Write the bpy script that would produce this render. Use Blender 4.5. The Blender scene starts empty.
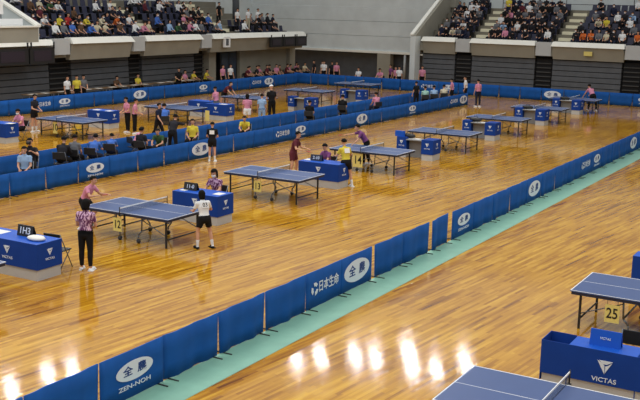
import bpy, bmesh, math, random
from mathutils import Vector, Matrix
random.seed(7)
C = bpy.context.scene.collection
D = bpy.data
R = math.radians
DG = bpy.context.evaluated_depsgraph_get

# ------------------------------------------------------------------ materials
MATS = {}
def mat(name, col, rough=.6, metal=0., spec=.5, noise=0., nscale=8., emit=None):
    if name in MATS: return MATS[name]
    m = D.materials.new(name); m.use_nodes = True
    nt = m.node_tree; b = nt.nodes['Principled BSDF']
    b.inputs['Base Color'].default_value = (*col, 1)
    b.inputs['Roughness'].default_value = rough
    b.inputs['Metallic'].default_value = metal
    b.inputs['Specular IOR Level'].default_value = spec
    if noise > 0:
        tc = nt.nodes.new('ShaderNodeTexCoord'); n = nt.nodes.new('ShaderNodeTexNoise')
        n.inputs['Scale'].default_value = nscale; n.inputs['Detail'].default_value = 4
        r = nt.nodes.new('ShaderNodeValToRGB')
        r.color_ramp.elements[0].position = .3; r.color_ramp.elements[1].position = .7
        r.color_ramp.elements[0].color = (*[c*(1-noise) for c in col], 1)
        r.color_ramp.elements[1].color = (*[min(1, c*(1+noise)) for c in col], 1)
        nt.links.new(tc.outputs['Object'], n.inputs['Vector'])
        nt.links.new(n.outputs['Fac'], r.inputs['Fac'])
        nt.links.new(r.outputs['Color'], b.inputs['Base Color'])
    m.diffuse_color = (*col, 1)
    MATS[name] = m
    return m
def srgb(r, g, b):
    f = lambda c: (c/255/12.92) if c/255 <= .04045 else ((c/255+.055)/1.055)**2.4
    return (f(r), f(g), f(b))

def floor_material():
    m = D.materials.new('varnished_wood_floor'); m.use_nodes = True
    nt = m.node_tree; N = nt.nodes; L = nt.links; b = N['Principled BSDF']
    tc = N.new('ShaderNodeTexCoord')
    mp = N.new('ShaderNodeMapping'); mp.inputs['Rotation'].default_value = (0, 0, R(90+6))
    L.new(tc.outputs['Object'], mp.inputs['Vector'])
    def brick(w, h, off):
        br = N.new('ShaderNodeTexBrick')
        br.inputs['Scale'].default_value = 1; br.inputs['Brick Width'].default_value = w
        br.inputs['Row Height'].default_value = h; br.inputs['Mortar Size'].default_value = .0
        br.offset = off; br.inputs['Bias'].default_value = 0
        br.inputs['Color1'].default_value = (0, 0, 0, 1); br.inputs['Color2'].default_value = (1, 1, 1, 1)
        L.new(mp.outputs['Vector'], br.inputs['Vector'])
        return br
    b1 = brick(1.15, .066, .37); b2 = brick(.75, .066, .61)
    mx = N.new('ShaderNodeMix'); mx.data_type = 'RGBA'; mx.inputs[0].default_value = .45
    L.new(b1.outputs['Color'], mx.inputs[6]); L.new(b2.outputs['Color'], mx.inputs[7])
    # long grain
    mp2 = N.new('ShaderNodeMapping'); mp2.inputs['Scale'].default_value = (.55, 9, 1)
    L.new(mp.outputs['Vector'], mp2.inputs['Vector'])
    n1 = N.new('ShaderNodeTexNoise'); n1.inputs['Scale'].default_value = 1.0; n1.inputs['Detail'].default_value = 5
    L.new(mp2.outputs['Vector'], n1.inputs['Vector'])
    n2 = N.new('ShaderNodeTexNoise'); n2.inputs['Scale'].default_value = .35; n2.inputs['Detail'].default_value = 2
    L.new(mp.outputs['Vector'], n2.inputs['Vector'])
    a1 = N.new('ShaderNodeMath'); a1.operation = 'MULTIPLY_ADD'; a1.inputs[1].default_value = 1.05; a1.inputs[2].default_value = -.5
    L.new(n1.outputs['Fac'], a1.inputs[0])
    a2 = N.new('ShaderNodeMath'); a2.operation = 'MULTIPLY_ADD'; a2.inputs[1].default_value = .66
    L.new(mx.outputs[2], a2.inputs[0]); L.new(a1.outputs[0], a2.inputs[2])
    a3 = N.new('ShaderNodeMath'); a3.operation = 'MULTIPLY_ADD'; a3.inputs[1].default_value = .45
    L.new(n2.outputs['Fac'], a3.inputs[0]); L.new(a2.outputs[0], a3.inputs[2])
    cr = N.new('ShaderNodeValToRGB'); e = cr.color_ramp.elements
    e[0].position = 0.08; e[0].color = (*srgb(112, 67, 12), 1)
    e[1].position = 1.0; e[1].color = (*srgb(216, 168, 54), 1)
    for p, c in ((.36, srgb(164, 111, 22)), (.62, srgb(190, 137, 32))):
        k = e.new(p); k.color = (*c, 1)
    L.new(a3.outputs[0], cr.inputs['Fac'])
    L.new(cr.outputs['Color'], b.inputs['Base Color'])
    b.inputs['Roughness'].default_value = .085
    b.inputs['Specular IOR Level'].default_value = .45
    # slight waviness of the boards
    bu = N.new('ShaderNodeBump'); bu.inputs['Strength'].default_value = .15; bu.inputs['Distance'].default_value = .01
    L.new(a2.outputs[0], bu.inputs['Height']); L.new(bu.outputs['Normal'], b.inputs['Normal'])
    return m
M_floor = floor_material()
M_green = mat('green_court_mat', srgb(128, 178, 158), .5, noise=.06, nscale=3)
M_blue = mat('blue_barrier_cloth', srgb(14, 82, 160), .75, spec=.25, noise=.12, nscale=2.5)
M_blue2 = mat('blue_desk_cloth', srgb(12, 60, 146), .75, spec=.25, noise=.08, nscale=3)
M_blue3 = mat('bright_blue_board', srgb(18, 84, 190), .5, spec=.3)
M_table = mat('blue_table_paint', srgb(64, 86, 134), .4, spec=.4, noise=.04, nscale=3)
M_white = mat('white_paint', srgb(232, 234, 236), .6)
M_print = mat('white_print', srgb(215, 225, 238), .7, spec=.2)
M_bprint = mat('blue_print', srgb(20, 62, 130), .7, spec=.2)
M_black = mat('black_metal', srgb(26, 27, 30), .5)
M_navy = mat('navy_apron', srgb(28, 36, 62), .5)
M_steel = mat('grey_steel', srgb(120, 124, 130), .4, metal=.6)
M_tyre = mat('grey_rubber', srgb(52, 52, 56), .8)
M_net = mat('net_mesh', srgb(60, 74, 100), .9)
def net_alpha():
    nt = M_net.node_tree; N = nt.nodes; tc = N.new('ShaderNodeTexCoord'); b = N['Principled BSDF']
    br = N.new('ShaderNodeTexBrick'); br.offset = 0; br.inputs['Scale'].default_value = 1
    br.inputs['Brick Width'].default_value = .016; br.inputs['Row Height'].default_value = .016; br.inputs['Mortar Size'].default_value = .0009; br.inputs['Mortar Smooth'].default_value = 0
    br.inputs['Color1'].default_value = (0, 0, 0, 1); br.inputs['Color2'].default_value = (0, 0, 0, 1); br.inputs['Mortar'].default_value = (1, 1, 1, 1)
    sp = N.new('ShaderNodeSeparateXYZ'); cb = N.new('ShaderNodeCombineXYZ')
    nt.links.new(tc.outputs['Object'], sp.inputs[0]); nt.links.new(sp.outputs['Y'], cb.inputs['X']); nt.links.new(sp.outputs['Z'], cb.inputs['Y'])
    nt.links.new(cb.outputs[0], br.inputs['Vector']); nt.links.new(br.outputs['Color'], b.inputs['Alpha'])
net_alpha()
M_sign = mat('yellow_sign_card', srgb(222, 206, 120), .7)
M_conc = mat('grey_concrete', srgb(208, 216, 218), .85, noise=.07, nscale=.9)
M_concd = mat('beige_concrete', srgb(150, 147, 135), .85, noise=.08, nscale=.9)
M_ledge = mat('cream_ledge', srgb(234, 234, 226), .7, noise=.04, nscale=2)
M_panelg = mat('pale_grey_panel', srgb(182, 186, 188), .7, noise=.03, nscale=2)
M_riser = mat('dark_grey_board', srgb(88, 92, 98), .6, noise=.12, nscale=2)
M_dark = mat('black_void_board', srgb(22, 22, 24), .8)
M_slat = mat('slat_edge', srgb(70, 70, 70), .7)
M_tier = mat('tier_concrete', srgb(120, 116, 104), .85, noise=.08, nscale=1.5)
M_step = mat('cream_step', srgb(244, 238, 208), .8, noise=.04, nscale=2)
M_seat = mat('dark_navy_seat', srgb(40, 43, 68), .55)
M_seatf = mat('purple_seat', srgb(54, 48, 64), .6)
M_glass = mat('blue_grey_door_glass', srgb(64, 76, 92), .15)
M_greyw = mat('grey_base_board', srgb(186, 186, 184), .6, noise=.05, nscale=3)
M_board = mat('mid_grey_board', srgb(142, 144, 146), .6)
M_paper = mat('white_paper', srgb(228, 228, 224), .8)
M_brown = mat('brown_table_wood', srgb(120, 96, 70), .6, noise=.1)
M_skin = mat('skin', srgb(205, 156, 128), .6, spec=.3)
M_eye = mat('dark_eye', srgb(28, 20, 18), .3)
M_lip = mat('lip', srgb(160, 86, 80), .5)
M_mask = mat('white_face_mask', srgb(232, 234, 236), .8)
M_wood = mat('racket_wood', srgb(170, 120, 70), .5)
M_red = mat('racket_red_rubber', srgb(150, 30, 30), .6)

# ------------------------------------------------------------------ mesh builder
class MB:
    def __init__(s): s.bm = bmesh.new()
    def _mi(s, fs, mi):
        for f in fs: f.material_index = mi
    def quad(s, pts, mi=0):
        f = s.bm.faces.new([s.bm.verts.new(p) for p in pts]); f.material_index = mi; return s
    def hexa(s, b, t, mi=0):
        vb = [s.bm.verts.new(p) for p in b]; vt = [s.bm.verts.new(p) for p in t]
        n = len(vb); fs = [s.bm.faces.new(vb[::-1]), s.bm.faces.new(vt)]
        for i in range(n): fs.append(s.bm.faces.new((vb[i], vb[(i+1) % n], vt[(i+1) % n], vt[i])))
        s._mi(fs, mi); return s
    def box(s, x0, x1, y0, y1, z0, z1, mi=0):
        if x0 > x1: x0, x1 = x1, x0
        if y0 > y1: y0, y1 = y1, y0
        return s.hexa([(x0,y0,z0),(x1,y0,z0),(x1,y1,z0),(x0,y1,z0)], [(x0,y0,z1),(x1,y0,z1),(x1,y1,z1),(x0,y1,z1)], mi)
    def loft(s, rings, mi=0, cap=True):
        vs = [[s.bm.verts.new(p) for p in r] for r in rings]; n = len(rings[0]); fs = []
        for a, b in zip(vs, vs[1:]):
            for i in range(n): fs.append(s.bm.faces.new((a[i], a[(i+1) % n], b[(i+1) % n], b[i])))
        if cap: fs += [s.bm.faces.new(vs[0][::-1]), s.bm.faces.new(vs[-1])]
        for f in fs: f.smooth = True
        s._mi(fs, mi); return s
    def tube(s, p0, p1, r0, r1=None, n=8, mi=0):
        p0, p1 = Vector(p0), Vector(p1); d = (p1-p0).normalized(); r1 = r0 if r1 is None else r1
        a = d.orthogonal().normalized(); b = d.cross(a)
        ring = lambda p, r: [p + a*math.cos(2*math.pi*i/n)*r + b*math.sin(2*math.pi*i/n)*r for i in range(n)]
        return s.loft([ring(p0, r0), ring(p1, r1)], mi)
    def path(s, pts, r, n=6, mi=0):
        for a, b in zip(pts, pts[1:]): s.tube(a, b, r, None, n, mi)
        return s
    def ell(s, c, r, mi=0, n=12, rot=None):
        c = Vector(c); rings = []; k = n//2
        for j in range(1, k):
            t = math.pi*j/k
            ring = [Vector((r[0]*math.sin(t)*math.cos(2*math.pi*i/n), r[1]*math.sin(t)*math.sin(2*math.pi*i/n), -r[2]*math.cos(t))) for i in range(n)]
            rings.append([c + (rot @ p if rot else p) for p in ring])
        return s.loft(rings, mi)
    def capsule(s, p0, p1, ra, rb, side, mi=0, n=14):
        # tapered elliptical limb, ra/rb = (radius along side, radius across)
        p0, p1 = Vector(p0), Vector(p1); d = (p1-p0)
        if d.length < 1e-5: d = Vector((0, 0, 1e-3))
        d.normalize(); a = Vector(side) - d*Vector(side).dot(d)
        a = a.normalized() if a.length > 1e-3 else d.orthogonal().normalized(); b = d.cross(a)
        rings = []
        def ring(p, rx, ry): return [p + a*math.cos(2*math.pi*i/n)*rx + b*math.sin(2*math.pi*i/n)*ry for i in range(n)]
        for t in (-.97, -.8, -.45, 0):
            k = math.sqrt(1-t*t); rings.append(ring(p0 + d*t*min(ra), ra[0]*k, ra[1]*k))
        for t in (0, .45, .8, .97):
            k = math.sqrt(1-t*t); rings.append(ring(p1 + d*t*min(rb), rb[0]*k, rb[1]*k))
        return s.loft(rings, mi)
    def mesh(s, name, mats, bevel=0):
        if bevel:
            bmesh.ops.bevel(s.bm, geom=list(s.bm.edges), offset=bevel, segments=2, affect='EDGES', profile=.5)
        bmesh.ops.recalc_face_normals(s.bm, faces=s.bm.faces)
        me = D.meshes.new(name); s.bm.to_mesh(me); s.bm.free()
        for m in (mats if isinstance(mats, (list, tuple)) else [mats]): me.materials.append(m)
        return me
    def build(s, name, mats, parent=None, loc=(0,0,0), rotz=0, bevel=0):
        return link(name, s.mesh(name, mats, bevel), parent, loc, rotz)
def link(name, me, parent=None, loc=(0,0,0), rotz=0):
    o = D.objects.new(name, me); C.objects.link(o); o.location = loc; o.rotation_euler = (0, 0, rotz)
    if parent: o.parent = parent
    return o
def tag(o, label=None, cat=None, group=None, kind=None):
    if label: o['label'] = label
    if cat: o['category'] = cat
    if group: o['group'] = group
    if kind: o['kind'] = kind
    return o
def thing(name, label, cat, loc=(0,0,0), rotz=0, group=None):
    return tag(link(name, None, None, loc, rotz), label, cat, group)
def struct(o): o['kind'] = 'structure'; return o
def copy_tree(o, parent=None):
    c = o.copy(); C.objects.link(c); c.parent = parent
    for ch in KIDS.get(o.name, list(o.children)): copy_tree(ch, c)
    return c
KIDS = {}
def freeze_kids(o):
    KIDS[o.name] = list(o.children)
    for ch in o.children: freeze_kids(ch)
ORD = ['zeroth','first','second','third','fourth','fifth','sixth','seventh','eighth','ninth','tenth','eleventh','twelfth','thirteenth','fourteenth','fifteenth','sixteenth','seventeenth','eighteenth','nineteenth','twentieth','twenty-first','twenty-second','twenty-third','twenty-fourth','twenty-fifth','twenty-sixth','twenty-seventh','twenty-eighth','twenty-ninth','thirtieth','thirty-first','thirty-second','thirty-third','thirty-fourth','thirty-fifth','thirty-sixth','thirty-seventh','thirty-eighth','thirty-ninth','fortieth','forty-first','forty-second','forty-third','forty-fourth','forty-fifth']

# ------------------------------------------------------------------ lettering
TXT = {}
def text_mesh(s, size, thick=.002):
    k = (s, size)
    if k not in TXT:
        cu = D.curves.new('lettering', 'FONT'); cu.body = s; cu.size = size; cu.align_x = 'CENTER'; cu.align_y = 'CENTER'
        cu.resolution_u = 3; cu.extrude = thick; cu.offset = size*.012
        ob = D.objects.new('lettering', cu); C.objects.link(ob)
        bpy.context.view_layer.update()
        me = D.meshes.new_from_object(ob.evaluated_get(DG()))
        D.objects.remove(ob); me.materials.clear(); TXT[k] = me
    return TXT[k]
# a sign frame: origin o, right vector u, up vector v -> lettering stands on that plane
def frame(o, u, v):
    u, v = Vector(u).normalized(), Vector(v).normalized(); n = u.cross(v)
    m = Matrix((u, v, n)).transposed().to_4x4(); m.translation = Vector(o); return m
def put_text(s, size, mtx, dx, dy, m, parent, name='lettering', sx=1., dz=.003):
    me = text_mesh(s, size).copy(); me.materials.append(m)
    o = D.objects.new(name, me); C.objects.link(o); o.parent = parent
    o.matrix_local = mtx @ Matrix.Translation((dx, dy, dz)) @ Matrix.Diagonal((sx, 1, 1, 1))
    return o
def put_shape(outlines, mtx, m, parent, name, dz=.002, th=.003):
    b = MB()
    for pts in outlines:
        b.hexa([mtx @ Vector((x, y, dz)) for x, y in pts], [mtx @ Vector((x, y, dz+th)) for x, y in pts])
    return b.build(name, m, parent)
def oval(cx, cy, rx, ry, n=28): return [(cx+rx*math.cos(2*math.pi*i/n), cy+ry*math.sin(2*math.pi*i/n)) for i in range(n)]
def logo_oval(mtx, parent, cx, cy, rx, ry, words=True):
    e = put_shape([oval(cx, cy, rx, ry)], mtx, M_print, parent, 'oval_emblem')
    put_text('全', ry*1.05, mtx, cx-rx*.38, cy, M_bprint, e, sx=rx/ry*.5, dz=.008); put_text('農', ry*1.05, mtx, cx+rx*.38, cy, M_bprint, e, sx=rx/ry*.5, dz=.008)
    if words: put_text('ZEN-NOH', ry*.62, mtx, cx, cy-ry*1.55, M_print, parent, sx=rx/ry*.62)
def logo_life(mtx, parent, cx, cy, h, w):
    pts = []
    for k in range(3):
        a = math.pi*2*k/3 + math.pi/2
        r = h*.55; q = []
        for t in (-.95, -.3, .35): q.append((cx-w*.36+r*math.cos(a+t), cy+r*math.sin(a+t)))
        for t in (.35, -.3, -.95): q.append((cx-w*.36+r*.45*math.cos(a+t), cy+r*.45*math.sin(a+t)))
        pts.append(q[::-1])
    put_shape(pts, mtx, M_print, parent, 'ring_emblem')
    put_text('日本生命', h, mtx, cx+w*.12, cy, M_print, parent, sx=w*.72/(4*h))
def logo_tri(mtx, parent, cx, cy, w):
    h = w*.9
    put_shape([[(cx-w/2, cy+h/2), (cx, cy-h/2), (cx-.02*w, cy+.12*h), (cx-.16*w, cy+.3*h)][::1],
               [(cx-w*.40, cy+h/2), (cx-w*.1, cy+.24*h), (cx+w*.12, cy+.24*h), (cx+w/2, cy+h/2)],
               [(cx+.03*w, cy-h*.42), (cx+.46*w, cy+.42*h), (cx+.14*w, cy+.14*h), (cx+.03*w, cy+.1*h)]], mtx, M_print, parent, 'triangle_emblem')
    put_text('VICTAS', w*.42, mtx, cx, cy-h*.95, M_print, parent, sx=1.15)

# ------------------------------------------------------------------ camera
FPX, PITCH, ROLL, YAW, CH = 996.07, .196180, .0222171, -.5240636, 5.9434
f = Vector((math.sin(YAW)*math.cos(PITCH), math.cos(YAW)*math.cos(PITCH), -math.sin(PITCH)))
r = Vector((math.cos(YAW), -math.sin(YAW), 0)); u = r.cross(f)
r2 = r*math.cos(ROLL) + u*math.sin(ROLL); u2 = u*math.cos(ROLL) - r*math.sin(ROLL)
cam = D.cameras.new('camera'); co = D.objects.new('camera', cam); C.objects.link(co)
mw = Matrix((r2, u2, -f)).transposed().to_4x4(); mw.translation = (0, 0, CH); co.matrix_world = mw
cam.sensor_width = 36; cam.lens = FPX*36/640; cam.clip_end = 400
bpy.context.scene.camera = co

# ------------------------------------------------------------------ setting
struct(MB().box(-55, 12, -6, 76, -.2, 0).build('floor', M_floor))
struct(MB().box(-9.55, -8.8, 2, 62.6, 0, .006).build('trim_1', M_green))

GX = -40.5      # face of the side gallery
LZ0, LZ1 = 2.42, 3.66
# left side: walls under the gallery
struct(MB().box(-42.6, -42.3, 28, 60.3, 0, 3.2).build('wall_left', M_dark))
struct(MB().box(-42.6, -42.0, 60.5, 67.4, 0, 3.2).build('wall_left_corner', M_concd))
# gallery slab and tiers of the left stand (top of tier k at 3.25 + .42 k)
struct(MB().box(-48.5, GX-.5, 28, 67.3, 2.55, 3.25).build('floor_gallery_left', M_concd))
NL = 6
for k in range(1, NL+1):
    struct(MB().box(-41.6-.78*k, -41.6-.78*(k+1) - (2 if k == NL else 0), 39.6, 67.3 if k < 3 else 63.4, 3.25, 3.25+.42*k).build('floor_tier_left', M_tier))
struct(MB().box(-49.2, -48.8, 28, 72, 2.5, 15).build('wall_left_upper', M_conc))
# fascia bays with cream ledge, pale grey stair panels between
bays_l = [(41.9, 47.0), (48.3, 53.9), (55.2, 67.2)]
tn = 2
for a, b in bays_l:
    struct(MB().hexa([(GX-.55, a, LZ0), (GX-.28, a, LZ0), (GX-.28, b, LZ0), (GX-.55, b, LZ0)],
                     [(GX-.55, a, 3.36), (GX-.02, a, 3.36), (GX-.02, b, 3.36), (GX-.55, b, 3.36)]).build('trim_%d' % tn, M_concd)); tn += 1
    struct(MB().hexa([(GX-.6, a, 3.34), (GX+.14, a-.1, 3.34), (GX+.14, b+.1, 3.34), (GX-.6, b, 3.34)],
                     [(GX-.6, a, 3.66), (GX-.12, a, 3.66), (GX-.12, b, 3.66), (GX-.6, b, 3.66)]).build('trim_%d' % tn, M_ledge)); tn += 1
for a, b in [(40.55, 41.75), (47.15, 48.2), (54.0, 55.1)]:
    struct(MB().box(GX-.5, GX-.05, a, b, 2.75, 3.62).build('trim_%d' % tn, M_panelg)); tn += 1
# gallery beyond the near end of the stand
struct(MB().box(GX-.4, GX, 28, 39.35, 3.5, 4.28).build('wall_left_parapet', M_concd))
struct(MB().box(GX-.45, GX+.1, 28, 39.4, 4.28, 4.36).build('trim_%d' % tn, M_ledge)); tn += 1
struct(MB().hexa([(GX-.5, 28, 3.3), (GX+.14, 28, 3.3), (GX+.14, 40.4, 3.3), (GX-.5, 40.4, 3.3)],
                 [(GX-.5, 28, 3.6), (GX-.1, 28, 3.6), (GX-.1, 40.4, 3.6), (GX-.5, 40.4, 3.6)]).build('trim_%d' % tn, M_ledge)); tn += 1
# sloping end wall of the left stand, with pale coping
struct(MB().hexa([(GX-.2, 39.35, 3.5), (GX-.2, 39.6, 3.5), (-48.6, 39.6, 3.5), (-48.6, 39.35, 3.5)],
                 [(GX-.2, 39.35, 4.3), (GX-.2, 39.6, 4.3), (-48.6, 39.6, 7.9), (-48.6, 39.35, 7.9)]).build('wall_left_slope', M_conc))
struct(MB().hexa([(GX-.1, 39.28, 4.3), (GX-.1, 39.66, 4.3), (-48.6, 39.66, 7.92), (-48.6, 39.28, 7.92)],
                 [(GX-.1, 39.28, 4.42), (GX-.1, 39.66, 4.42), (-48.6, 39.66, 8.04), (-48.6, 39.28, 8.04)]).build('trim_%d' % tn, M_ledge)); tn += 1
# columns and the glazed door under the left gallery
struct(MB().box(-42.3, -41.6, 56.2, 57.0, 0, 2.6).build('wall_left_column', M_concd))
struct(MB().box(-42.0, -41.7, 66.9, 67.7, 0, 2.6).build('wall_left_end_column', M_concd))
dr = struct(MB().box(-42.25, -42.05, 58.1, 60.2, 0, 2.3).build('door_1', M_black))
MB().box(-42.04, -42.02, 58.25, 59.1, .15, 2.2).build('pane', M_glass, dr)
MB().box(-42.04, -42.02, 59.2, 60.05, .15, 2.2).build('pane', M_glass, dr)

# far end: recess, tall grey wall, columns
struct(MB().box(-52, -29, 73.3, 73.6, 0, 3).build('wall_back_recess', M_riser))
wb = MB()
for i, (za, zb) in enumerate(((2.15, 3.35), (3.37, 4.5), (4.52, 5.6), (5.62, 15))):
    wb.box(-52, -30.2, 72, 73.3, za, zb)
struct(wb.build('wall_back_grey', M_conc))
struct(MB().box(-52, -30.0, 71.88, 72.0, 2.02, 2.2).build('trim_%d' % tn, M_ledge)); tn += 1
struct(MB().box(-36.55, -35.4, 71.9, 72.5, 0, 2.02).build('wall_back_column', M_concd))
struct(MB().tube((-34.15, 72, 0), (-34.15, 72, 2.0), .1, .1).build('wall_back_post', M_panelg))
struct(MB().box(-30.2, 12, 72.6, 73.2, 0, 15).build('wall_back_upper', M_conc))
struct(MB().box(-31.5, -29.75, 71.4, 72, 5.75, 7).build('wall_back_band', M_concd))
struct(MB().box(11.6, 12, -6, 73, 0, 15).build('wall_right', M_conc))
# end stand
EY = 65.9
struct(MB().box(-30.62, -30.22, EY-.55, EY+.3, 0, 3.7).build('wall_back_pier', M_conc))
struct(MB().hexa([(-30.6, EY-.5, 2.4), (-30.25, EY-.5, 2.4), (-30.25, 72, 2.4), (-30.6, 72, 2.4)],
                 [(-30.6, EY-.5, 3.75), (-30.25, EY-.5, 3.75), (-30.25, 72, 7.4), (-30.6, 72, 7.4)]).build('wall_back_slope', M_concd))
struct(MB().hexa([(-30.66, EY-.55, 3.75), (-30.4, EY-.55, 3.75), (-30.4, 72, 7.42), (-30.66, 72, 7.42)],
                 [(-30.66, EY-.55, 3.87), (-30.4, EY-.55, 3.87), (-30.4, 72, 7.54), (-30.66, 72, 7.54)]).build('trim_%d' % tn, M_ledge)); tn += 1
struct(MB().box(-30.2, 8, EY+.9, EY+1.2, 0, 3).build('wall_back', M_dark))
struct(MB().box(-30.2, 8, EY+.25, 72.6, 2.7, 3.25).build('floor_gallery_back', M_concd))
for k in range(1, 7):
    struct(MB().box(-30.2, 8, 67.0+.76*k, 67.0+.76*(k+1) + (1.2 if k == 6 else 0), 3.25, 3.25+.42*k).build('floor_tier_back', M_tier))
bays_r = [(-29.95, -27.5), (-26.25, -21.7), (-20.45, -15.75), (-14.5, -9.0), (-7.7, -2)]
for a, b in bays_r:
    struct(MB().hexa([(a, EY+.3, 2.52), (b, EY+.3, 2.52), (b, EY+.55, 2.52), (a, EY+.55, 2.52)],
                     [(a, EY+.06, 3.4), (b, EY+.06, 3.4), (b, EY+.55, 3.4), (a, EY+.55, 3.4)]).build('trim_%d' % tn, M_concd)); tn += 1
    struct(MB().hexa([(a-.08, EY-.1, 3.38), (b+.08, EY-.1, 3.38), (b, EY+.6, 3.38), (a, EY+.6, 3.38)],
                     [(a, EY+.1, 3.68), (b, EY+.1, 3.68), (b, EY+.6, 3.68), (a, EY+.6, 3.68)]).build('trim_%d' % tn, M_ledge)); tn += 1
for (a, b), (c, d) in zip(bays_r, bays_r[1:]):
    struct(MB().box(b+.1, c-.1, EY+.08, EY+.5, 2.72, 3.62).build('trim_%d' % tn, M_panelg)); tn += 1

# ------------------------------------------------------------------ folded bleachers
def bleacher(label, p0, axis, length, h=2.5, n=7):
    t = thing('folded_bleacher', label, 'bleacher', p0, 0 if axis == 'x' else R(90), 'folded bleachers under the galleries')
    for k in range(n):
        z0 = .02+(h-.02)/n*k
        MB().box(0, length, .05*k*.3, .4, z0, z0+(h/n)-.05).build('riser_board', M_riser, t)
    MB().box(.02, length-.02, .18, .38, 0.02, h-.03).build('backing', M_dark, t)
    return t
def slat_stack(label, p0, axis, length, h=2.5, n=8):
    t = thing('bleacher_steps', label, 'steps', p0, 0 if axis == 'x' else R(90), 'dark stair gaps between bleachers')
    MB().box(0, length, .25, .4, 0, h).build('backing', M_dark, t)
    for k in range(n):
        z = .1+(h-.15)/n*k
        MB().box(.03, length-.03, .1, .25, z, z+.06).build('step_board', M_slat, t)
    return t
# side (axis y: local x runs along +y, local y runs to -x)
for i, (a, b) in enumerate([(30.0, 41.4), (43.2, 48.2), (49.5, 54.9)]):
    bleacher(['folded dark grey bleacher at the left edge under the side gallery', 'folded dark grey bleacher behind the white and yellow officials, side gallery', 'folded dark grey bleacher left of the pale column, side gallery'][i], (-41.85, a, 0), 'y', b-a)
for i, (a, b) in enumerate([(41.5, 43.1), (48.3, 49.4), (55.0, 56.1)]):
    slat_stack(['dark stair gap behind the white-shirted officials, side gallery', 'dark stair gap beside the seated yellow official, side gallery', 'dark stair gap touching the pale column, side gallery'][i], (-41.85, a, 0), 'y', b-a)
for i, (a, b) in enumerate([(-30.1, -27.6), (-26.3, -21.75), (-20.5, -15.9), (-14.6, -9.1), (-7.8, -2)]):
    bleacher(['folded dark bleacher next to the corner pier, far end', 'folded dark bleacher between the two left stair gaps, far end', 'folded dark bleacher above the large oval emblem, far end', 'folded dark bleacher at the right edge of the picture, far end', 'folded dark bleacher beyond the right edge, far end'][i], (a, EY+.45, 0), 'x', b-a)
for i, (a, b) in enumerate([(-27.5, -26.4), (-21.65, -20.6), (-15.8, -14.7)]):
    slat_stack(['dark stair gap left of the middle far bleacher', 'dark stair gap right of the large oval emblem, far end', 'dark stair gap at the right edge, far end'][i], (a, EY+.45, 0), 'x', b-a)

# hanging black units under / on the left gallery
def hung(label, y0, y1, z0, z1, x):
    t = thing('hanging_black_screen', label, 'screen', (x, y0, z0), 0, 'black screens hung on the gallery edge')
    w = y1-y0
    MB().box(-.12, 0, .03, w-.03, 0, z1-z0).build('panel', M_black, t)
    MB().box(0, .02, .3, w-.3, .15, z1-z0-.15).build('face', mat('dark_purple_screen', srgb(44, 36, 48), .4), t)
    for yy in (.1, w-.1):
        MB().box(.0, .05, yy-.04, yy+.04, z1-z0-.05, 3.5-z0).build('hook', M_black, t)
hung('black hanging screen at the left edge below the cream ledge', 33.4, 36.1, 2.35, 3.2, GX+.24)
hung('black hanging screen, middle one below the left cream ledge', 36.15, 38.4, 2.35, 3.2, GX+.24)
hung('black hanging screen nearest the first grey stair panel', 38.45, 40.3, 2.35, 3.2, GX+.24)
for i, (a, b) in enumerate([(61.9, 63.6), (63.65, 65.4), (65.45, 67.1)]):
    hung(['black hanging screen, left of three at the corner', 'black hanging screen, middle of three at the corner', 'black hanging screen, right of three at the corner'][i], a, b, 2.6, 3.32, GX+.24)
# white box sign on the fascia
t = thing('wall_sign', 'small white sign with grey marks on the side gallery fascia', 'sign', (GX-.0, 56.3, 2.75))
MB().box(0, .12, 0, .72, 0, .72).build('board', M_white, t)
MB().box(.12, .13, .2, .52, .12, .6).build('marking', M_steel, t)
t = thing('wall_sign', 'small yellow sign on the far gallery fascia', 'sign', (-18.3, EY+.0, 2.85))
MB().box(0, .55, -.02, .05, 0, .28).build('board', M_sign, t)
# white panel on the near left gallery
for lab, x, ya, yb, za, zb in [('plain white banner behind the parapet at the upper left', -41.1, 34.5, 38.83, 4.36, 4.72), ('white board at the upper left corner behind the banner', -41.2, 35.0, 37.6, 4.95, 5.6)]:
    t = thing('white_banner', lab, 'banner', (x, ya, 3.25))
    MB().box(-.03, 0, 0, yb-ya, za-3.25, zb-3.25).build('board', M_white, t)
    for yy in (.1, yb-ya-.15): MB().box(-.07, -.03, yy, yy+.05, 0, zb-3.3).build('post', M_steel, t)
# tall dark post on left stand, railings
tag(MB().tube((-44.9, 64.1, 3.27), (-44.9, 64.1, 9.5), .27, .27, 10).build('dark_column', M_riser), 'dark grey post rising at the end of the left stand', 'post')
t = thing('railing', 'thin dark railing along the top of the far stand', 'railing', (-26.4, 72.3, 5.77))
MB().tube((0, 0, .85), (24, 0, .85), .025).build('top_rail', M_black, t)
MB().tube((0, 0, .4), (24, 0, .4), .018).build('mid_rail', M_black, t)
for k in range(11): MB().tube((.02+k*2.397, 0, 0), (.02+k*2.397, 0, .85), .025).build('post', M_black, t)

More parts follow.
